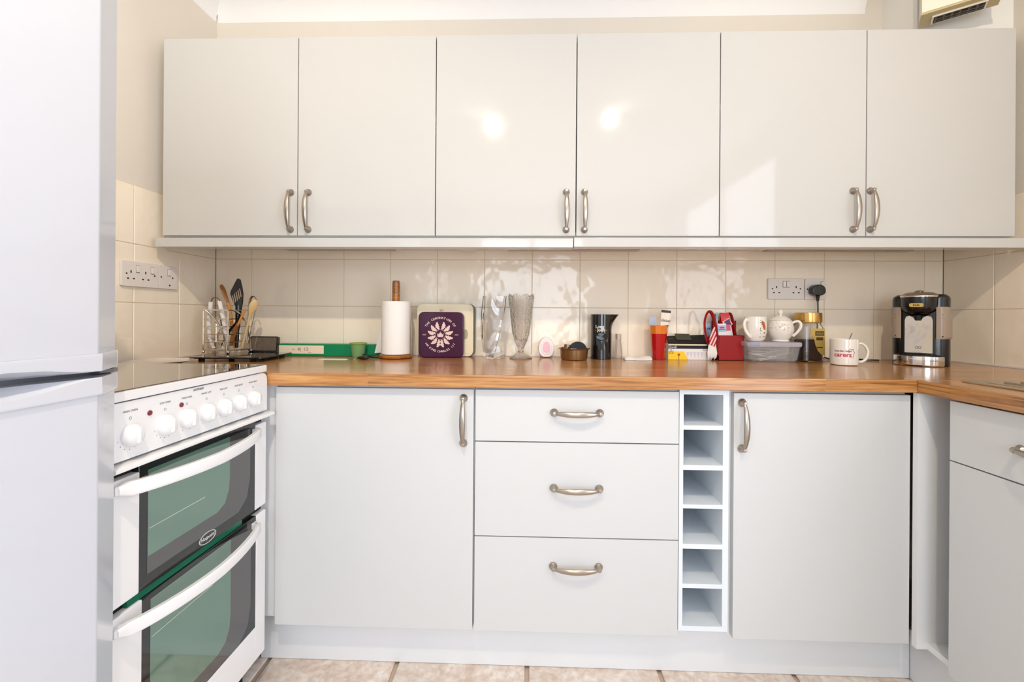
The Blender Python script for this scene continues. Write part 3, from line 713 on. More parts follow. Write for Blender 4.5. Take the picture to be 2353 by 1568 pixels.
b = B(); box(b, -.800, -.690, -.225, -.185, WT + .0003, WT + .0012)
solo('paper_slip', b, PAPER, 'small white paper slip lying flat beside the car key', 'paper', loc=(-.745, -.2, WT))
t = T('key_fob', 'black oval key fob lying in front of the lime cup', 'key', (-.632, -.208, WT), rz=-.15, world=False)
P('fob', ball(B(), (0, 0, .0075), .0075, (3.4, 1.7, .95), 20), BLACK, t)
P('ring', tube(B(), [(-.034 + .009 * math.cos(a_), .009 * math.sin(a_), .002) for a_ in [2 * PI * k / 16 for k in range(16)]], .0011, 6, closed=True), CHROME, t)
P('key_blade', box(B(), -.066, -.040, -.004, .004, .0008, .0025), NICK, t)
solo('pen', tube(B(), [(-.652, -.160, WT + .0115), (-.592, -.152, WT + .0065)], [.0065, .005], 10), BLACK, 'short black penknife lying behind the key fob', 'penknife', loc=(-.62, -.156, WT))

# kitchen roll
t = T('kitchen_roll_holder', 'turned wooden kitchen roll stand with a tall centre pole', 'kitchen roll holder', (-.530, -.125, WT), world=False)
P('base', lathe(B(), [(0, .0005), (.060, .0005), (.065, .004), (.066, .010), (.062, .0155), (0, .017)], 48), WOODR, t)
P('pole', lathe(B(), [(0, .017), (.0145, .017), (.0155, .20), (.0155, .300), (.0135, .311), (0, .313)], 24), WOODR, t)
P('tension_arm', tube(B(), smooth_pts([(.062, .0, .012), (.0625, .0, .10), (.058, .0, .20), (.0575, .0, .215)]), .0017, 6), CHROME, t)
t = T('kitchen_roll', 'white paper kitchen roll on the wooden stand', 'kitchen roll', (-.530, -.125, WT + .0175), world=False)
P('roll', lathe(B(), [(.020, 0), (.0555, 0), (.0565, .003), (.0565, .206), (.0545, .210), (.020, .210), (.020, 0)], 48), PAPER, t)
b = B(); R = []
P('loose_sheet', (lambda b: (prism(b, [(-.048, .030), (-.062, .036), (-.080, .031), (-.094, .022), (-.094, .023), (-.080, .032), (-.062, .037), (-.047, .031)], 0.0, .085, lambda u, v, w: (u + .02 * (w / .085) * (u < -.07), v, w)), b)[1])(B()), PAPER, t)

# tins
CRM = mat('cream_tin', c(238, 224, 192), .3, coat=.3); CRMS = mat('dark_tin_side', c(96, 90, 66), .35)
xz = lambda u, v, w: (u, w, v)
t = T('square_tin', 'large cream square tin standing behind the purple tin', 'tin', (-.34, -.03, WT))
P('body', prism(B(), rrect(-.462, -.222, WT + .003, 1.1295, .024), -.010, -.040, xz, .002), CRMS, t)
ld = P('lid', prism(B(), rrect(-.4655, -.2265, WT + .001, 1.1300, .024), -.028, -.047, xz, .004), CRM, t)
P('embossed_panel', prism(B(), rrect(-.452, -.240, WT + .014, 1.117, .014), -.047, -.0485, xz, .0007), CRM, t)
b = B()
for q in ((-.37, 1.103, -.342, 1.098), ):
    for k in range(3): box(b, -.368 + k * .006, -.364 + k * .006, -.0488, -.0485, 1.097, 1.107)
P('print', b, mat('tan_print', c(190, 160, 120), .6), t, smooth=0)
b = B(); ball(b, (-.259, -.0484, 1.003), .011, (1, .03, 2.0), 16)
P('leaf_emblem', b, mat('sage_print', c(178, 172, 140), .6), t)
PUR = mat('purple_tin', c(62, 12, 50), .18, spec=.35, var=.06); SILV = mat('silver_pink_print', c(226, 198, 190), .35)
t = T('square_tin', 'purple square tin with a silver wreath and crown emblem', 'tin', (-.354, -.08, WT))
P('body', prism(B(), rrect(-.4440, -.2620, WT + .002, 1.094, .022), -.054, -.078, xz, .002), mat('rose_tin_side', c(170, 140, 120), .3, .5), t)
P('lid', prism(B(), rrect(-.4465, -.2605, WT + .001, 1.0955, .022), -.070, -.0955, xz, .004), PUR, t)
em = B(); cx, cz, yf = -.3555, 1.0025, -.0957
for s, rad, up in (('THE CORONATION OF', .0645, 1), ('HM KING CHARLES III', .0645, -1)):
    n_ = len(s); span = math.radians(118 if up > 0 else 112)
    for i, ch in enumerate(s):
        if ch == ' ': continue
        a_ = (-span / 2 + span * i / (n_ - 1)); r_ = rad if up > 0 else rad + .008
        ax_, az_ = cx + r_ * math.sin(a_), cz + up * r_ * math.cos(a_)
        ro = -a_ * 1
        def fc(x_, y_, z_, ax_=ax_, az_=az_, ro=ro, up=up):
            return Vector((ax_ + x_ * math.cos(ro) - y_ * math.sin(ro), yf - z_, az_ + x_ * math.sin(ro) + y_ * math.cos(ro)))
        text(em, ch, .0122, (lambda a_=a_, ax_=ax_, az_=az_, up=up: lambda x_, y_, z_: Vector((ax_ + x_ * math.cos(a_) + up * y_ * math.sin(a_) , yf - z_, az_ - up * x_ * math.sin(a_) + y_ * math.cos(a_))))(), .0002, bold=.0002)
text(em, '2023', .0075, lambda x_, y_, z_: Vector((cx - .066 + x_, yf - z_, cz - .003 + y_)), .0002)
text(em, '2023', .0075, lambda x_, y_, z_: Vector((cx + .066 + x_, yf - z_, cz - .003 + y_)), .0002)
P('lettering', em, SILV, t, smooth=0)
wr_ = B()
for k in range(12):
    th = 2 * PI * (k + .5) / 12; ct, st = math.sin(th), math.cos(th); side = 1 if ct > 0 else -1
    rad0, rad1 = .0215, .0535 if k not in () else .05
    L_ = []; Rr = []
    for i in range(9):
        s = i / 8; r_ = rad0 + (rad1 - rad0) * s; wd = .0020 + .0068 * math.sin(PI * min(1, s * 1.05)) ** .8; wd *= (1.0 if i % 2 else .66)
        if i == 8: wd = .0012
        cv = side * .004 * math.sin(PI * s)
        px_, pz_ = cx + r_ * ct + (cv) * st, cz + r_ * st - cv * ct
        L_.append((px_ + wd * st, pz_ - wd * ct)); Rr.append((px_ - wd * st, pz_ + wd * ct))
    for i in range(8): prism(wr_, [L_[i], L_[i + 1], Rr[i + 1], Rr[i]], -.0955, yf - .0002, xz)
tube(wr_, [(cx + .0200 * math.cos(a_), yf, cz + .0200 * math.sin(a_)) for a_ in [2 * PI * k / 32 for k in range(32)]], .0007, 4, closed=True)
prism(wr_, [(cx - .011, cz - .010), (cx + .011, cz - .010), (cx + .0135, cz + .006), (cx + .0075, cz + .000), (cx + .005, cz + .009), (cx + .0025, cz + .002), (cx, cz + .0135), (cx - .0025, cz + .002), (cx - .005, cz + .009), (cx - .0075, cz + .000), (cx - .0135, cz + .006)], -.0955, yf - .0003, xz)
P('wreath_emblem', wr_, SILV, t, smooth=0)

# vases
t = T('glass_vase', 'tall clear glass vase with twisted straight sides left of the cut vase', 'vase', (-.1375, -.103, WT), world=False)
def sq(a_, r, n_=28, k=4):
    out = []
    for i in range(n_):
        th = 2 * PI * i / n_; ph = (th % (2 * PI / k)) - PI / k
        rr = r * math.cos(PI / k) / math.cos(ph); rr = rr * .82 + r * .86 * .18
        out.append((rr * math.cos(th + a_), rr * math.sin(th + a_)))
    return out
R = []
nst = 22
for i in range(nst + 1): s = i / nst; R.append([Vector((x, y, .0008 + .251 * s)) for x, y in sq(.5 + 1.35 * s, .0555 + .004 * s, k=3)])
for i in range(nst, 1, -1): s = i / nst; R.append([Vector((x, y, .0008 + .251 * s)) for x, y in sq(.5 + 1.35 * s, .0515 + .004 * s, k=3)])
P('glass_wall', rings(B(), R), GLASS, t, smooth=25)
t = T('footed_vase', 'cut glass footed vase with a scalloped rim beside the twisted vase', 'vase', (-.027, -.084, WT), world=False)
def scal(u, z): return 1 + (.0 if z < .2 else .0) + .03 * math.cos(2 * PI * 16 * u) * min(1, max(0, (z - .06) / .05))
def cut_vase():
    bm = B(); seg = 64
    prof = [(0, .001), (.046, .001), (.047, .004), (.030, .013), (.013, .026), (.0105, .038), (.017, .052), (.026, .072), (.034, .10), (.0395, .14), (.045, .20), (.052, .250)]
    inner = [(.0475, .250), (.041, .20), (.0355, .14), (.030, .105), (.020, .078), (0, .068)]
    t_ = B(); V = []
    for j, (r, z) in enumerate(prof + inner):
        if r == 0: V.append([t_.verts.new((0, 0, z))]); continue
        row = []
        for k in range(seg):
            u = k / seg; q = r * (1 + (.022 * math.cos(2 * PI * 16 * u) if j < len(prof) and .05 < z else 0)); zz = z
            if z > .24: zz = z + .012 * abs(math.sin(PI * 8 * u)) 
            row.append(t_.verts.new((q * math.cos(2 * PI * u), q * math.sin(2 * PI * u), zz)))
        V.append(row)
    for a_, b_ in zip(V, V[1:]):
        for k in range(seg):
            q = list(dict.fromkeys([a_[k % len(a_)], a_[(k + 1) % len(a_)], b_[(k + 1) % len(b_)], b_[k % len(b_)]]))
            t_.faces.new(q)
    bmesh.ops.recalc_face_normals(t_, faces=t_.faces[:]); join(bm, t_); return bm
P('glass_bowl', cut_vase(), CUTG, t, smooth=25)

# egg air freshener
t = T('air_freshener', 'white egg-shaped air freshener with a pink oval window', 'air freshener', (.079, -.040, WT), world=False, rot=(-.10, 0, 0))
PINK = mat('pink_gel', c(236, 176, 190), .35, coat=.2)
def egg(sx, sz_, zc, n_=36, flat=None):
    return [(sx * math.cos(a_) * (1 - .12 * math.sin(a_)), max(zc + sz_ * math.sin(a_), flat if flat is not None else -9)) for a_ in [2 * PI * k / n_ for k in range(n_)]]
P('shell', prism(B(), egg(.0325, .044, .0425, flat=.002), -.012, .012, xz, .004), mat('blush_white_plastic', c(240, 226, 226), .3), t)
P('ring', prism(B(), egg(.0215, .030, .043), -.0145, -.011, xz, .001), WHITEP, t)
P('gel_window', prism(B(), egg(.0155, .023, .043), -.0158, -.0140, xz, .0006), PINK, t)

# round tin with odds
BRZ = mat('bronze_tin', c(150, 118, 84), .32, .9); DGR = mat('dark_grey_lid', c(66, 66, 68), .35)
t = T('cake_tin', 'small round bronze tin holding odds and ends', 'tin', (.186, -.118, WT), world=False)
P('pan', lathe(B(), [(0, .001), (.049, .001), (.052, .004), (.056, .043), (.054, .043), (.050, .005), (0, .003)], 40), BRZ, t)
P('rim', lathe(B(), [(.055, .041), (.0615, .043), (.063, .0455), (.061, .047), (.0545, .0462)], 40), BRZ, t)
t = T('jar_lid', 'dark grey round lid propped up in the bronze tin', 'lid', (.200, -.115, WT + .0362), world=False, rot=(-1.25, 0, .1))
P('disc', lathe(B(), [(0, 0), (.037, 0), (.038, .002), (.037, .005), (.033, .006), (0, .005)], 32), DGR, t)
P('raised_ring', lathe(B(), [(.012, .005), (.0135, .0072), (.016, .0072), (.0175, .005)], 24, (0.004, -.006, 0)), mat('mid_grey_lid', c(110, 106, 102), .3), t)
t = T('cutter', 'small bronze fluted cutter at the left in the tin', 'cutter', (.158, -.118, WT + .038), world=False, rot=(0, .15, 0))
P('ring', lathe(B(), [(.013, -.016), (.015, -.016), (.014, .022), (.012, .022), (.013, -.016)], 20), BRZ, t)
t = T('bottle_opener', 'small black and steel gadget lying in the bronze tin', 'gadget', (.178, -.140, WT + .040), world=False)
P('blade', tube(B(), [(-.018, 0, .004), (.016, .004, .002)], .0035, 6), CHROME, t); P('grip', ball(B(), (-.014, 0, .006), .006), BLACK, t)

# black jug
t = T('water_jug', 'glossy black straight-sided jug with white lettering and a pointed spout', 'jug', (.3025, -.062, WT), world=False)
r0 = .0425
def jug_ring(z, inner=0):
    out = []
    s = max(0, (z - .125) / .056); s = min(1, s)
    for k in range(40):
        th = 2 * PI * k / 40; dth = (th + PI) % (2 * PI) - PI
        r = r0 - inner + .030 * s ** 1.6 * max(0, math.cos(dth)) ** 10
        out.append(Vector((r * math.cos(th), r * math.sin(th), z)))
    return out
zs = [.001, .003] + [.02 * i for i in range(1, 7)] + [.13, .14, .15, .16, .17, .178, .182]
P('body', rings(B(), [jug_ring(z) for z in zs] + [jug_ring(z, .004) for z in zs[:1:-1]]), BLACKG, t, smooth=50)
cyl = lambda r, dz, dth=0: (lambda x_, y_, z_: Vector(((r + z_) * math.sin(x_ / r + dth), -(r + z_) * math.cos(x_ / r + dth), dz + y_)))
b = B(); text(b, 'Long', .0175, cyl(r0, .1265, -.30), .0003, bold=.0004); text(b, 'John', .0175, cyl(r0, .1135, -.16), .0003, bold=.0004)
P('lettering', b, WHITEP, t, smooth=0)
b = B(); text(b, 'EST', .006, cyl(r0, .1155, -.68), .0003); text(b, '1909', .006, cyl(r0, .1155, .32), .0003)
P('small_print', b, mat('tan_gold_print', c(150, 120, 80), .4), t, smooth=0)
P('grip_recess', lathe(B(), [(0, 0), (.018, 0), (.0200, .0015), (.0215, .0005), (.0215, -.001)], 32, (-.007, -r0 * .986 - .0003, .0925), Matrix.Rotation(-.165, 4, 'Z') @ Matrix.Rotation(PI / 2, 4, 'X') @ Matrix.Diagonal((1, .78, 1, 1))), BLACK, t)

t = T('salt_mill', 'slim translucent white shaker standing right of the black jug', 'shaker', (.3765, -.045, WT), world=False)
P('body', lathe(B(), [(0, .0008), (.0165, .0008), (.0168, .02), (.0115, .07), (.0115, .100), (0, .101)], 6), FROST, t, smooth=30)
P('cap', lathe(B(), [(0, .080), (.0121, .080), (.0121, .1015), (0, .102)], 6), mat('beige_cap', c(196, 176, 160), .4), t, smooth=30)

# tissue
b = B(); R = []
for i in range(9):
    s = i / 8; x = .388 + .104 * s; hgt = .011 + .006 * math.sin(s * 9) * (1 - s) + .005 * s
    R.append([Vector((x, -.130 + .010 * math.sin(s * 7), WT + .0008)), Vector((x, -.075, WT + .0008)), Vector((x, -.080, WT + hgt * .8)), Vector((x, -.10, WT + hgt)), Vector((x, -.122 + .008 * math.sin(s * 11), WT + hgt * .5))])
solo('tissue', rings(b, R), PAPER, 'crumpled white tissue lying left of the red cup', 'tissue', loc=(.44, -.1, WT), smooth=80)

# red and orange cups
RED = mat('red_plastic', c(178, 10, 12), .25, coat=.3); ORA = mat('orange_plastic', c(222, 120, 24), .3, coat=.2)
def octo(r, z, seg=10): return [Vector((r * math.cos(2 * PI * (k + .5) / seg), r * math.sin(2 * PI * (k + .5) / seg), z)) for k in range(seg)]
t = T('tumbler', 'red plastic tumbler between the tissue and the bulb box', 'cup', (.531, -.080, WT), world=False)
P('cup_wall', rings(B(), [octo(.0245, .001), octo(.0325, .105), octo(.0310, .105), octo(.0235, .004)]), RED, t, smooth=25)
t = T('tumbler', 'orange plastic tumbler nested inside the red tumbler', 'cup', (.531, -.080, WT + .020), world=False)
P('cup_wall', rings(B(), [octo(.0215, .001), octo(.0300, .083), octo(.0342, .0855), octo(.0352, .119), octo(.0335, .119), octo(.0290, .084), octo(.020, .004)]), ORA, t, smooth=25)
t = T('drink_sachet', 'white and brown hot chocolate sachet standing in the orange tumbler', 'sachet', (.548, -.076, WT + .055), world=False, rot=(0, .10, .0))
P('packet', rings(B(), [[Vector((-wx, -.001 * 1, z)), Vector((0, -th, z)), Vector((wx, -.001, z)), Vector((wx, .001, z)), Vector((0, th, z)), Vector((-wx, .001, z))] for wx, th, z in ((.012, .001, .036), (.016, .0045, .05), (.0175, .005, .11), (.0185, .001, .145))]), mat('cream_foil', c(236, 222, 204), .3, coat=.2), t)
P('brown_band', box(B(), -.0188, .0188, -.0022, .0022, .136, .146), mat('chocolate_print', c(52, 26, 16), .3), t, smooth=0)
b = B(); text(b, 'Galaxy', .0145, lambda x_, y_, z_: Vector((x_, -.0052 - z_, .100 + y_)), .0003, shear=.4); P('lettering', b, MATS['chocolate_print'], t, smooth=0)
b = B(); prism(b, [(-.014, .072), (.013, .078), (.014, .088), (.004, .086), (-.010, .081)], -.0056, -.0048, lambda u, v, w: (u, w, v)); P('swoosh', b, MATS['chocolate_print'], t, smooth=0)
t = T('drink_sachet', 'pale blue sachet standing behind the brown one in the orange tumbler', 'sachet', (.516, -.068, WT + .055), world=False, rot=(0, -.06, 0))
P('packet', rings(B(), [[Vector((-wx, -.001, z)), Vector((0, -th, z)), Vector((wx, -.001, z)), Vector((wx, .001, z)), Vector((0, th, z)), Vector((-wx, .001, z))] for wx, th, z in ((.010, .001, .036), (.0125, .003, .05), (.0135, .003, .095), (.0135, .001, .118))]), mat('pale_blue_foil', c(168, 182, 204), .35), t)

# light bulb box
t = T('bulb_box', 'black and yellow light bulb carton with its lid flaps open', 'box', (.659, -.06, WT))
x0, x1, yf, yb_ = .5705, .7420, -.080, -.024
P('tray', box(B(), x0, x1, yf, yb_, WT + .0005, WT + .064, .0005), mat('white_card', c(236, 232, 230), .5), t, smooth=0)
P('yellow_panel', prism(B(), [(x0, .001), (x0 + .080, .001), (x0 + .063, .034), (x0, .034)], yf - .0005, yf, lambda u, v, w: (u, w, WT + v)), mat('yellow_print', c(250, 206, 40), .5), t, smooth=0)
P('black_band', box(B(), x0, x1, yf - .0006, yf, WT + .045, WT + .058), BLACKM, t, smooth=0)
P('gold_line', box(B(), x0, x1, yf - .0007, yf, WT + .0595, WT + .062), mat('gold_print', c(214, 184, 96), .4), t, smooth=0)
b = B(); text(b, 'Qwell', .0135, lambda x_, y_, z_: Vector((x0 + .017 + x_, yf - .0007 - z_, WT + .0475 + y_)), .0002); P('lettering', b, WHITEP, t, smooth=0)
b = B(); text(b, 'LIGHT\nBULBS', .0068, lambda x_, y_, z_: Vector((x0 + .012 + x_, yf - .0007 - z_, WT + .032 + y_)), .0002)
text(b, 'LED', .005, lambda x_, y_, z_: Vector((x0 + .010 + x_, yf - .0007 - z_, WT + .039 + y_)), .0002)
text(b, '350 lumens', .005, lambda x_, y_, z_: Vector((x1 - .022 + x_, yf - .0007 - z_, WT + .039 + y_)), .0002)
tube(b, [(x1 - .011 + .0065 * math.cos(a_), yf - .0006, WT + .026 + .0065 * math.sin(a_)) for a_ in [2 * PI * k / 20 for k in range(20)]], .0008, 4, closed=True)
P('print', b, BLACKM, t, smooth=0)
b = B(); prism(b, [(x0 + .042 + .0055 * math.cos(a_), .021 + .0055 * math.sin(a_)) for a_ in [2 * PI * k / 16 for k in range(16)]], yf - .0009, yf - .0005, lambda u, v, w: (u, w, WT + v)); box(b, x0 + .0405, x0 + .0435, yf - .0009, yf - .0005, WT + .001, WT + .0155)
P('bulb_picture', b, mat('amber_print', c(176, 96, 30), .5), t, smooth=0)
b = B()
for k in range(5):
    xx = x0 + .078 + .014 * k; prism(b, [(xx - .006, .032), (xx + .006, .032), (xx, .008)], yf - .0008, yf - .0004, lambda u, v, w: (u, w, WT + v))
P('diamond_print', b, mat('lilac_print', c(214, 208, 220), .5), t, smooth=0)
def slab(bm, a, b_, c_, d_, th=.0008):
    A = [Vector(q) for q in (a, b_, c_, d_)]; nn = (A[1] - A[0]).cross(A[2] - A[0]).normalized() * th
    rings(bm, [A, [q + nn for q in A]]); return bm
P('lid_flap', slab(B(), (x0, yf, WT + .064), (x1, yf, WT + .064), (x1 - .008, yb_ - .005, WT + .100), (x0 + .004, yb_ - .005, WT + .093)), BLACKM, t, smooth=0)
P('lid_flap', slab(B(), (x0 + .040, yf + .018, WT + .080), (x0 + .100, yf + .018, WT + .079), (x0 + .099, yb_ - .012, WT + .103), (x0 + .038, yb_ - .012, WT + .104)), mat('grey_card', c(70, 68, 58), .5), t, smooth=0)
P('lid_flap', slab(B(), (x0 + .012, yf + .02, WT + .0745), (x0 + .110, yf + .012, WT + .0715), (x0 + .098, yf + .035, WT + .0850), (x0 + .008, yf + .035, WT + .0855)), MATS['grey_card'], t, smooth=0)
b = B(); text(b, 'uwin', .007, lambda x_, y_, z_: Vector((x0 + .085 + x_, yf + .004 + y_ * .8 - z_ * .5, WT + .0665 + y_ * .55)), .0002); P('lid_lettering', b, MATS['gold_print'], t, smooth=0)

# red gift bag with cards
DRED = mat('dark_red_card', c(150, 4, 10), .5)
t = T('gift_box', 'deep red open box with a strap handle holding greeting cards', 'gift box', (.82, -.06, WT))
x0, x1, yf = .7665, .8665, -.093
b = B(); h_ = .101
box(b, x0, x1, yf, yf + .0015, WT + .0005, WT + h_); box(b, x0, x1, -.024, -.0225, WT + .0005, WT + .16); box(b, x0, x0 + .0015, yf, -.024, WT + .0005, WT + h_)
box(b, x1 - .0015, x1, yf, -.024, WT + .0005, WT + h_); box(b, x0, x1, yf, -.024, WT + .0005, WT + .002)
P('box', b, DRED, t, smooth=0)
pts = smooth_pts([(.763, -.088, WT + .02), (.760, -.088, WT + .10), (.749, -.088, WT + .165), (.736, -.088, WT + .194), (.722, -.088, WT + .190), (.712, -.088, WT + .155), (.717, -.088, WT + .10), (.735, -.087, WT + .045), (.752, -.086, WT + .012)])
P('strap', tube(B(), pts, .0022, 8, rb=.0075), DRED, t)
P('strap', tube(B(), smooth_pts([(.861, -.03, WT + .10), (.852, -.03, WT + .15), (.842, -.03, WT + .185), (.832, -.03, WT + .19)]), .0018, 8, rb=.006), DRED, t)
def card(name, label, x, y, wd, hh, tilt, m, extra=(), z=.004):
    t = T(name, label, 'card', (x, y, WT + z), world=False, rot=(-.06, tilt, 0))
    P('sheet', box(B(), -wd / 2, wd / 2, -.0006, .0006, 0, hh), m, t, smooth=0)
    for nm, q, mm in extra: P(nm, box(B(), q[0], q[1], -.0012, -.0006, q[2], q[3]), mm, t, smooth=0)
    return t
WC = mat('white_card_print', c(240, 232, 232), .5); RC = mat('bright_red_print', c(222, 28, 32), .4); CRIM = mat('crimson_print', c(160, 16, 34), .4)
BLU = mat('pale_blue_print', c(160, 196, 224), .45); PNK = mat('rose_print', c(226, 92, 128), .45); STB = mat('steel_blue_print', c(40, 100, 140), .45); NAVY = mat('plum_print', c(92, 66, 110), .5)
card('leaflet', 'white leaflet with a bright red top, tallest card in the red box', .838, -.062, .034, .190, -.17, WC, [('red_head', (-.017, .017, .145, .190), RC), ('label_panel', (-.014, .014, .148, .158), WC), ('badge', (-.010, .010, .164, .178), mat('coral_print', c(250, 120, 110), .4)), ('text_block', (-.012, .012, .04, .125), mat('pale_text_print', c(222, 214, 216), .5))], z=.004)
card('leaflet', 'crimson card with a red shield behind the other cards', .802, -.050, .032, .188, .03, CRIM, [('emblem', (-.008, .003, .150, .168), mat('dull_red_print', c(196, 60, 70), .4))])
card('leaflet', 'steel blue card at the left behind the crimson card', .780, -.046, .020, .184, -.03, STB, [('white_edge', (.004, .010, .11, .184), BLU)])
card('leaflet', 'rose topped white card in the middle of the red box', .818, -.070, .030, .140, -.06, WC, [('rose_head', (-.015, .015, .115, .140), PNK)])
card('leaflet', 'pale blue card with red emblem at the front of the red box', .792, -.078, .034, .144, -.03, BLU, [('white_foot', (-.017, .017, .09, .110), WC), ('white_head', (-.017, .017, .137, .144), WC), ('emblem', (-.009, .009, .124, .131), RC), ('caption', (-.012, .012, .118, .121), NAVY)])
card('leaflet', 'plum and white slanted ticket crossing the crimson card', .806, -.0545, .030, .030, 1.0, WC, [('plum_panel', (-.013, .013, .004, .026), NAVY)], z=.142)
card('leaflet', 'pale blue leaflet seen through the strap loop of the red box', .757, -.0145, .030, .155, .0, mat('icy_print', c(196, 204, 214), .5), [('blue_patch', (-.012, .012, .09, .135), BLU), ('red_mark', (-.004, .010, .12, .128), PNK), ('red_foot', (-.004, .012, .07, .095), RC)], z=.0015)
t = T('striped_tassel', 'red and white striped ornament with a white fringe hanging by the red box', 'ornament', (.741, -.094, WT))
f = lambda u, v, w: (u, w, WT + v)
P('striped_cloth', prism(B(), [(.722, .065), (.750, .055), (.753, .090), (.746, .136), (.739, .125), (.728, .095)], -.106, -.098, f, .001), stripes('candy_stripe', c(170, 10, 24), c(244, 200, 200), 28, (0, -.42, 0)), t, smooth=0)
b = B()
for k in range(9):
    xx = .724 + .0032 * k; tube(b, [(xx, -.102, WT + .064), (xx + .001 * (k - 4), -.103, WT + .030), (xx + .0006 * (k - 4), -.103, WT + .004 + .004 * (k % 3))], [.002, .003, .0012], 5)
P('fringe', b, PAPER, t)

# food container
t = T('food_container', 'clear plastic food container full of papers under the white mug and teapot', 'container', (.962, -.09, WT))
ccx = .9605
def rr_ring(wx, wy, r, z, cy=-.0855): return [Vector((ccx + u, cy + v, WT + z)) for u, v in rrect(-wx, wx, -wy, wy, r, 4)]
R = [rr_ring(.089, .047, .014, .001), rr_ring(.095, .052, .014, .008), rr_ring(.103, .060, .014, .066), rr_ring(.1018, .0588, .014, .066), rr_ring(.0938, .0508, .014, .009), rr_ring(.0878, .0458, .014, .0025)]
P('tub', rings(B(), R), PLAST, t, smooth=30)
b = B(); R = [rr_ring(.1045, .0615, .014, .060), rr_ring(.1065, .0635, .014, .067), rr_ring(.1055, .0625, .014, .0765), rr_ring(.100, .058, .014, .0785)]
P('lid', rings(b, R), mat('lid_plastic', c(214, 210, 220), .2, alpha=.6), t, smooth=30)
P('clip', box(B(), ccx - .098, ccx - .062, -.1505, -.1485, WT + .066, WT + .076, .0008), mat('lilac_clip', c(160, 164, 204), .3), t)
random.seed(7)
for k in range(9):
    cx_ = ccx + random.uniform(-.048, .048); cy_ = -.085 + random.uniform(-.012, .006); zz = WT + .008 + .0042 * k
    M = Matrix.Translation((cx_, cy_, zz + .004)) @ Matrix.Rotation(random.uniform(-.45, .45), 4, 'Z') @ Matrix.Rotation(random.uniform(-.22, .22), 4, 'Y') @ Matrix.Rotation(random.uniform(-.2, .3), 4, 'X')
    b = B(); box(b, -.033, .033, -.026, .026, -.0004, .0004, 0, 1, M)
    solo('folded_paper', b, mat('receipt_paper', c(238, 230, 222), .8), 'folded cream receipt inside the clear food container', 'paper', group='papers in the food container', loc=(cx_, cy_, zz), smooth=0)

CZ = WT + .0790
t = T('mug', 'white mug with a painted robin and sprigs on the food container', 'mug', (.906, -.098, CZ), world=False)
P('cup_wall', lathe(B(), [(0, .0005), (.026, .0005), (.036, .010), (.0415, .035), (.0425, .065), (.0405, .098), (.0385, .098), (.0400, .065), (.039, .035), (.033, .012), (0, .006)], 40), CERAM, t)
P('handle', tube(B(), smooth_pts([(-.037, -.019, .083), (-.048, -.026, .085), (-.055, -.028, .068), (-.050, -.028, .045), (-.038, -.030, .025), (-.029, -.027, .018)]), .0048, 10, rb=.0075), CERAM, t)
c2 = lambda r, dz, th, pts, m, nm: P(nm, prism(B(), pts, .0, .0006, lambda u, v, w: ((r + w) * math.sin(u / r + th), -(r + w) * math.cos(u / r + th), dz + v)), m, t, smooth=0)
c2(.0422, .065, .30, [(-.010, .012), (-.004, .016), (.004, .010), (.010, -.006), (.010, -.018), (.002, -.018), (-.004, -.006)], mat('robin_orange', c(196, 100, 48), .4), 'bird_breast')
b = B()
for k in range(18):
    u, v = random.uniform(-.016, .010), random.uniform(-.050, .018); s_ = random.uniform(.0006, .0015)
    if v > -.02 and u > -.004: u -= .012
    rr = .0424; th = .30 + u / rr
    zz = .065 + v
    if zz < .018: continue
    rr = .0424 if zz > .03 else .0402
    ball(b, (rr * math.sin(th), -rr * math.cos(th), zz), s_, (1, 1, 1.6), 6)
P('sprig_print', b, mat('green_black_print', c(120, 116, 92), .5), t)
t = T('sugar_bowl', 'white floral lidded pot with one curved handle on the food container', 'teapot', (1.0055, -.098, CZ), world=False)
P('bowl', lathe(B(), [(0, .0005), (.030, .0005), (.031, .004), (.029, .007), (.040, .022), (.047, .045), (.045, .065), (.0385, .082), (.036, .082), (.043, .064), (.044, .045), (.037, .024), (0, .010)], 40), CERAM, t)
P('handle', tube(B(), smooth_pts([(.036, -.015, .074), (.051, -.025, .081), (.060, -.031, .073), (.060, -.031, .056), (.050, -.024, .036), (.039, -.016, .022)]), .0034, 10, rb=.005), CERAM, t)
l_ = P('lid', lathe(B(), [(0, .104), (.012, .102), (.030, .093), (.040, .0835), (.0395, .0822), (0, .0822)], 40), CERAM, t)
P('knob', lathe(B(), [(0, .129), (.003, .127), (.009, .1195), (.010, .115), (.006, .108), (.005, .1025), (0, .1025)], 20), CERAM, l_)
b = B()
for k in range(46):
    th = random.uniform(-1.4, .15); v = random.gauss(.058, .008); rr = .0472 - max(0, v - .05) * .16
    v = max(.046, min(.074, v)); ball(b, ((rr + .0002) * math.sin(th), -(rr + .0002) * math.cos(th), v), random.uniform(.0006, .0016), (1.6, 1, 1), 5)
P('floral_print', b, mat('rose_brown_print', c(208, 178, 160), .5), t)

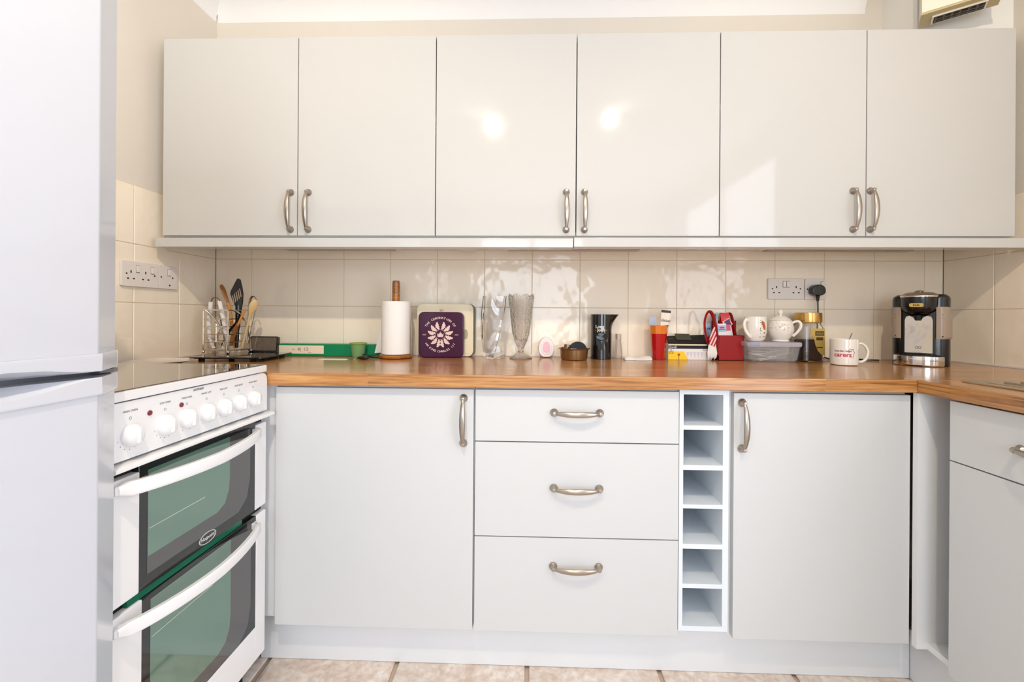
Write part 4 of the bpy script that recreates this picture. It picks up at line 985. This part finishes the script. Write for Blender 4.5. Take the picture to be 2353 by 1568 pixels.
# coffee jar
t = T('coffee_jar', 'square glass instant coffee jar with a gold lid behind the teapot', 'jar', (1.123, -.083, WT), world=False)
GOLD = mat('gold_lid', c(206, 164, 92), .22, .9)
def rsq(hw, r, z): return [Vector((u, v, z)) for u, v in rrect(-hw, hw, -hw, hw, r, 6)]
R = [rsq(.040, .018, .001), rsq(.0435, .018, .006), rsq(.0435, .018, .135), rsq(.040, .020, .150), rsq(.038, .024, .153), rsq(.036, .024, .153), rsq(.0405, .018, .135), rsq(.0405, .018, .007), rsq(.038, .018, .004)]
P('glass_wall', rings(B(), R), GLASS, t, smooth=35)
P('coffee', rings(B(), [rsq(.038, .016, .006), rsq(.0398, .017, .010), rsq(.0398, .017, .082), rsq(.03, .012, .087)]), mat('coffee_granules', c(58, 30, 18), .8, bump=.8, bscale=400, bdist=.004, var=.3, vscale=300), t)
P('lid', lathe(B(), [(0, .154), (.0455, .154), (.0475, .157), (.0475, .190), (.0455, .194), (0, .194)], 48), GOLD, t)
P('label', prism(B(), [(-.018, .132), (.0375, .132), (.0375, .026), (.024, .030), (.010, .045), (.000, .070), (-.004, .092), (-.018, .110)], -.0442, -.0436, xz), mat('gold_label', c(196, 168, 92), .35, .4), t, smooth=0)
b = B(); box(b, .000, .034, -.0447, -.0442, .104, .122); box(b, .004, .030, -.0447, -.0442, .086, .098); box(b, .006, .028, -.0447, -.0442, .056, .060)
P('label_print', b, mat('label_dark', c(70, 52, 26), .4), t, smooth=0, kind='stuff')
b = B(); text(b, 'GOLD', .011, lambda x_, y_, z_: Vector((.017 + x_, -.0448 - z_, .109 + y_)), .0002); P('lettering', b, MATS['gold_label'], t, smooth=0)

# white mug with lettering
t = T('mug', 'white straight mug with magenta lettering and a spoon in it', 'mug', (1.1735, -.212, WT), world=False)
rm = .0440
P('cup_wall', lathe(B(), [(0, .001), (.040, .001), (.043, .003), (rm, .010), (rm, .094), (.0425, .0965), (.041, .094), (.0405, .010), (0, .006)], 48), CERAM, t)
P('handle', tube(B(), smooth_pts([(.042, 0, .076), (.058, -.004, .080), (.074, -.006, .068), (.081, -.007, .047), (.075, -.006, .024), (.060, -.004, .012), (.042, 0, .014)]), .0050, 12), CERAM, t)
MAG = mat('magenta_print', c(200, 30, 90), .4); PLUM = mat('purple_print', c(120, 40, 90), .4)
b = B(); text(b, 'carers', .0215, cyl(rm, .033, -.70), .0003, bold=.0006); P('lettering', b, MAG, t, smooth=0)
b = B(); text(b, 'Guardian Angel', .0085, cyl(rm, .051, -.70), .0003, bold=.0002)
hs = [(.012, .053), (.020, .062), (.028, .058), (.028, .061), (.031, .061), (.031, .054), (.036, .048), (.031, .042), (.031, .030), (.022, .030)]
hp = [cyl(rm, 0, -.70)(u + .002, v, .0003) for u, v in hs]
tube(b, hp, .0007, 4); P('house_outline', b, PLUM, t, smooth=0)
t = T('teaspoon', 'steel teaspoon standing in the lettered white mug', 'spoon', (1.17, -.2, WT + .01))
P('handle', tube(B(), smooth_pts([(1.176, -.208, WT + .020), (1.190, -.203, WT + .070), (1.200, -.200, WT + .092), (1.213, -.197, WT + .117)]), .0035, 8, rb=.0015), NICK, t)
P('bowl', ball(B(), (1.172, -.209, WT + .014), .010, (.8, .3, .6)), NICK, t)

# coffee machine : local -Y is the front
t = T('coffee_machine', 'black and chrome capsule coffee machine in the right corner', 'coffee machine', (1.472, -.185, WT), rz=-.85, world=False)
t.scale = (.80, .80, 1.05)
TANK = mat('smoked_tank', c(178, 160, 142), .2, coat=.3, trans=.2, ior=1.2); MIR = mat('mirror_steel', c(190, 176, 156), .10, 1, bump=.15, bscale=14)
def plan(w_, df, db, z, n_=20):
    out = []
    for k in range(n_ + 1):
        a_ = PI + PI * k / n_; out.append(Vector((w_ * math.copysign(abs(math.cos(a_)) ** .7, math.cos(a_)), df * math.copysign(abs(math.sin(a_)) ** .8, math.sin(a_)), z)))
    out += [Vector((w_ * .92, db, z)), Vector((-w_ * .92, db, z))]
    return out
P('body', rings(B(), [plan(.100, .05, .09, .001), plan(.101, .052, .09, .01), plan(.101, .052, .09, .235), plan(.097, .050, .088, .243), plan(.085, .04, .08, .250)]), BLACK, t, smooth=50)
# head overhang
def arcp(r, yc, z, n_=20): return [Vector((r * math.cos(PI + PI * k / n_), yc + r * math.sin(PI + PI * k / n_), z)) for k in range(n_ + 1)] + [Vector((r, yc + .05, z)), Vector((-r, yc + .05, z))]
P('brew_head', rings(B(), [arcp(.030, -.040, .175), arcp(.056, -.040, .190), arcp(.064, -.042, .205), arcp(.066, -.042, .240)]), BLACK, t, smooth=50)
P('nozzle', lathe(B(), [(0, .160), (.010, .160), (.013, .176), (0, .176)], 16, (0, -.070, 0)), BLACKM, t)
P('lid_rim', rings(B(), [arcp(.067, -.042, .240), arcp(.068, -.042, .243), arcp(.066, -.042, .247), arcp(.060, -.042, .249)]), CHROME, t, smooth=50)
P('lid', rings(B(), [arcp(.062, -.040, .249), arcp(.050, -.035, .256), arcp(.020, -.02, .260)]), mat('smoked_lid', c(150, 134, 120), .18, .5), t, smooth=50)
P('lid_catch', (lambda b: (ball(b, (0, -.045, .260), .014, (1.2, .7, .35)), b)[1])(B()), CHROME, t)
f = lambda u, v, w: (u, -.1085 + w - .0, v)
b = B(); prism(b, [(.018 * (1 if i < 9 else -1) + .0065 * math.cos(a_), .212 + .0065 * math.sin(a_)) for i, a_ in enumerate([-PI / 2 + PI * k / 8 for k in range(9)] + [PI / 2 + PI * k / 8 for k in range(9)])], -.0012, .006, f)
bd = P('badge', b, MATS['gold_label'], t, smooth=0)
b = B(); text(b, 'Breville', .0075, lambda x_, y_, z_: Vector((x_, -.1098 - z_, .2095 + y_)), .0002, bold=.0003); P('lettering', b, BLACKM, bd, smooth=0)
def bulge(r, u): return -math.sqrt(max(0, 1 - (u / r) ** 2))
b = B(); prism(b, [(-.048, .045)] + [(-.048 + .096 * k / 12, .045) for k in range(1, 13)] + [(.048, .160), (.043, .172), (.030, .175), (.016, .168), (.010, .158), (-.010, .158), (-.016, .168), (-.030, .175), (-.043, .172), (-.048, .160)], 0, .003,
                lambda u, v, w: (u, -.0485 - w - .010 * math.cos(u / .048 * PI / 2), v))
P('backplate', b, MIR, t, smooth=30)
b = B(); [tube(b, [(u0 + .0045 * math.cos(q), -.0612, .064 + .004 * math.sin(q)) for q in [2 * PI * k / 16 for k in range(16)]], .0005, 4, closed=True) for u0 in (-.005, .005)]; P('backplate_print', b, BLACKM, t, smooth=0)
for s in (-1, 1):
    def ft(u, v, w, s=s):
        a_ = u; return (s * (.094 + .0) + s * (.0085 + w) * math.cos(a_) , -.014 - (.030 + w) * math.sin(a_), v)
    R = []
    poly = rrect(.0, 1.0, .095, .205, .012, 4)
    R0 = []; b = B()
    out = []
    # wrapped water tank: sits on the body's front corner
    for z, k_ in ((.095, .86), (.100, .97), (.105, 1), (.195, 1), (.201, .97), (.206, .86)):
        row = []
        for i in range(11):
            a_ = PI / 2 * (1 - i / 10); row.append(Vector((s * (.060 + .0445 * math.cos(a_) ** .8 * k_ + .0), -.006 - (.049 + .002 * k_) * math.sin(a_) ** .85, z)))
        row += [Vector((s * .100, .07, z)), Vector((s * .065, .07, z)), Vector((s * .065, -.02, z))]
        R.append(row)
    rings(b, R); P('water_tank', b, TANK, t, smooth=45)
    b = B()
    for k, r_ in enumerate((.0026, .0022, .0017, .0012)): ball(b, (s * .078, -.0535, .168 - .010 * k), r_, (1, .4, 1), 8)
    box(b, s * .078 - .005, s * .078 + .005, -.0545, -.0525, .178, .1795); box(b, s * .078 - .006, s * .078 + .006, -.0545, -.0525, .103, .106)
    P('level_marks', b, DARKW, t, smooth=0, kind='stuff')
def tray(z, r, r2): return [Vector((r * math.cos(PI + PI * k / 24), -.052 + r2 * math.sin(PI + PI * k / 24), z)) for k in range(25)]
P('drip_tray', rings(B(), [tray(.002, .086, .058), tray(.006, .088, .060), tray(.034, .088, .060), tray(.036, .086, .058)]), CHROME, t, smooth=50)
P('tray_base', rings(B(), [tray(.0005, .083, .057), tray(.004, .0855, .0595), tray(.0065, .0855, .0595)]), BLACK, t, smooth=50)
gr = P('grille', rings(B(), [tray(.036, .081, .055), tray(.0385, .080, .054)]), BLACKM, t, smooth=50)
for k in range(9): P('grille_bar', tube(B(), [(-.064 + .016 * k, -.056, .0395), (-.064 + .016 * k, -.058 - .042 * math.sqrt(max(0, 1 - ((k - 4) / 4.8) ** 2)), .0395)], .0020, 6), BLACK, gr)
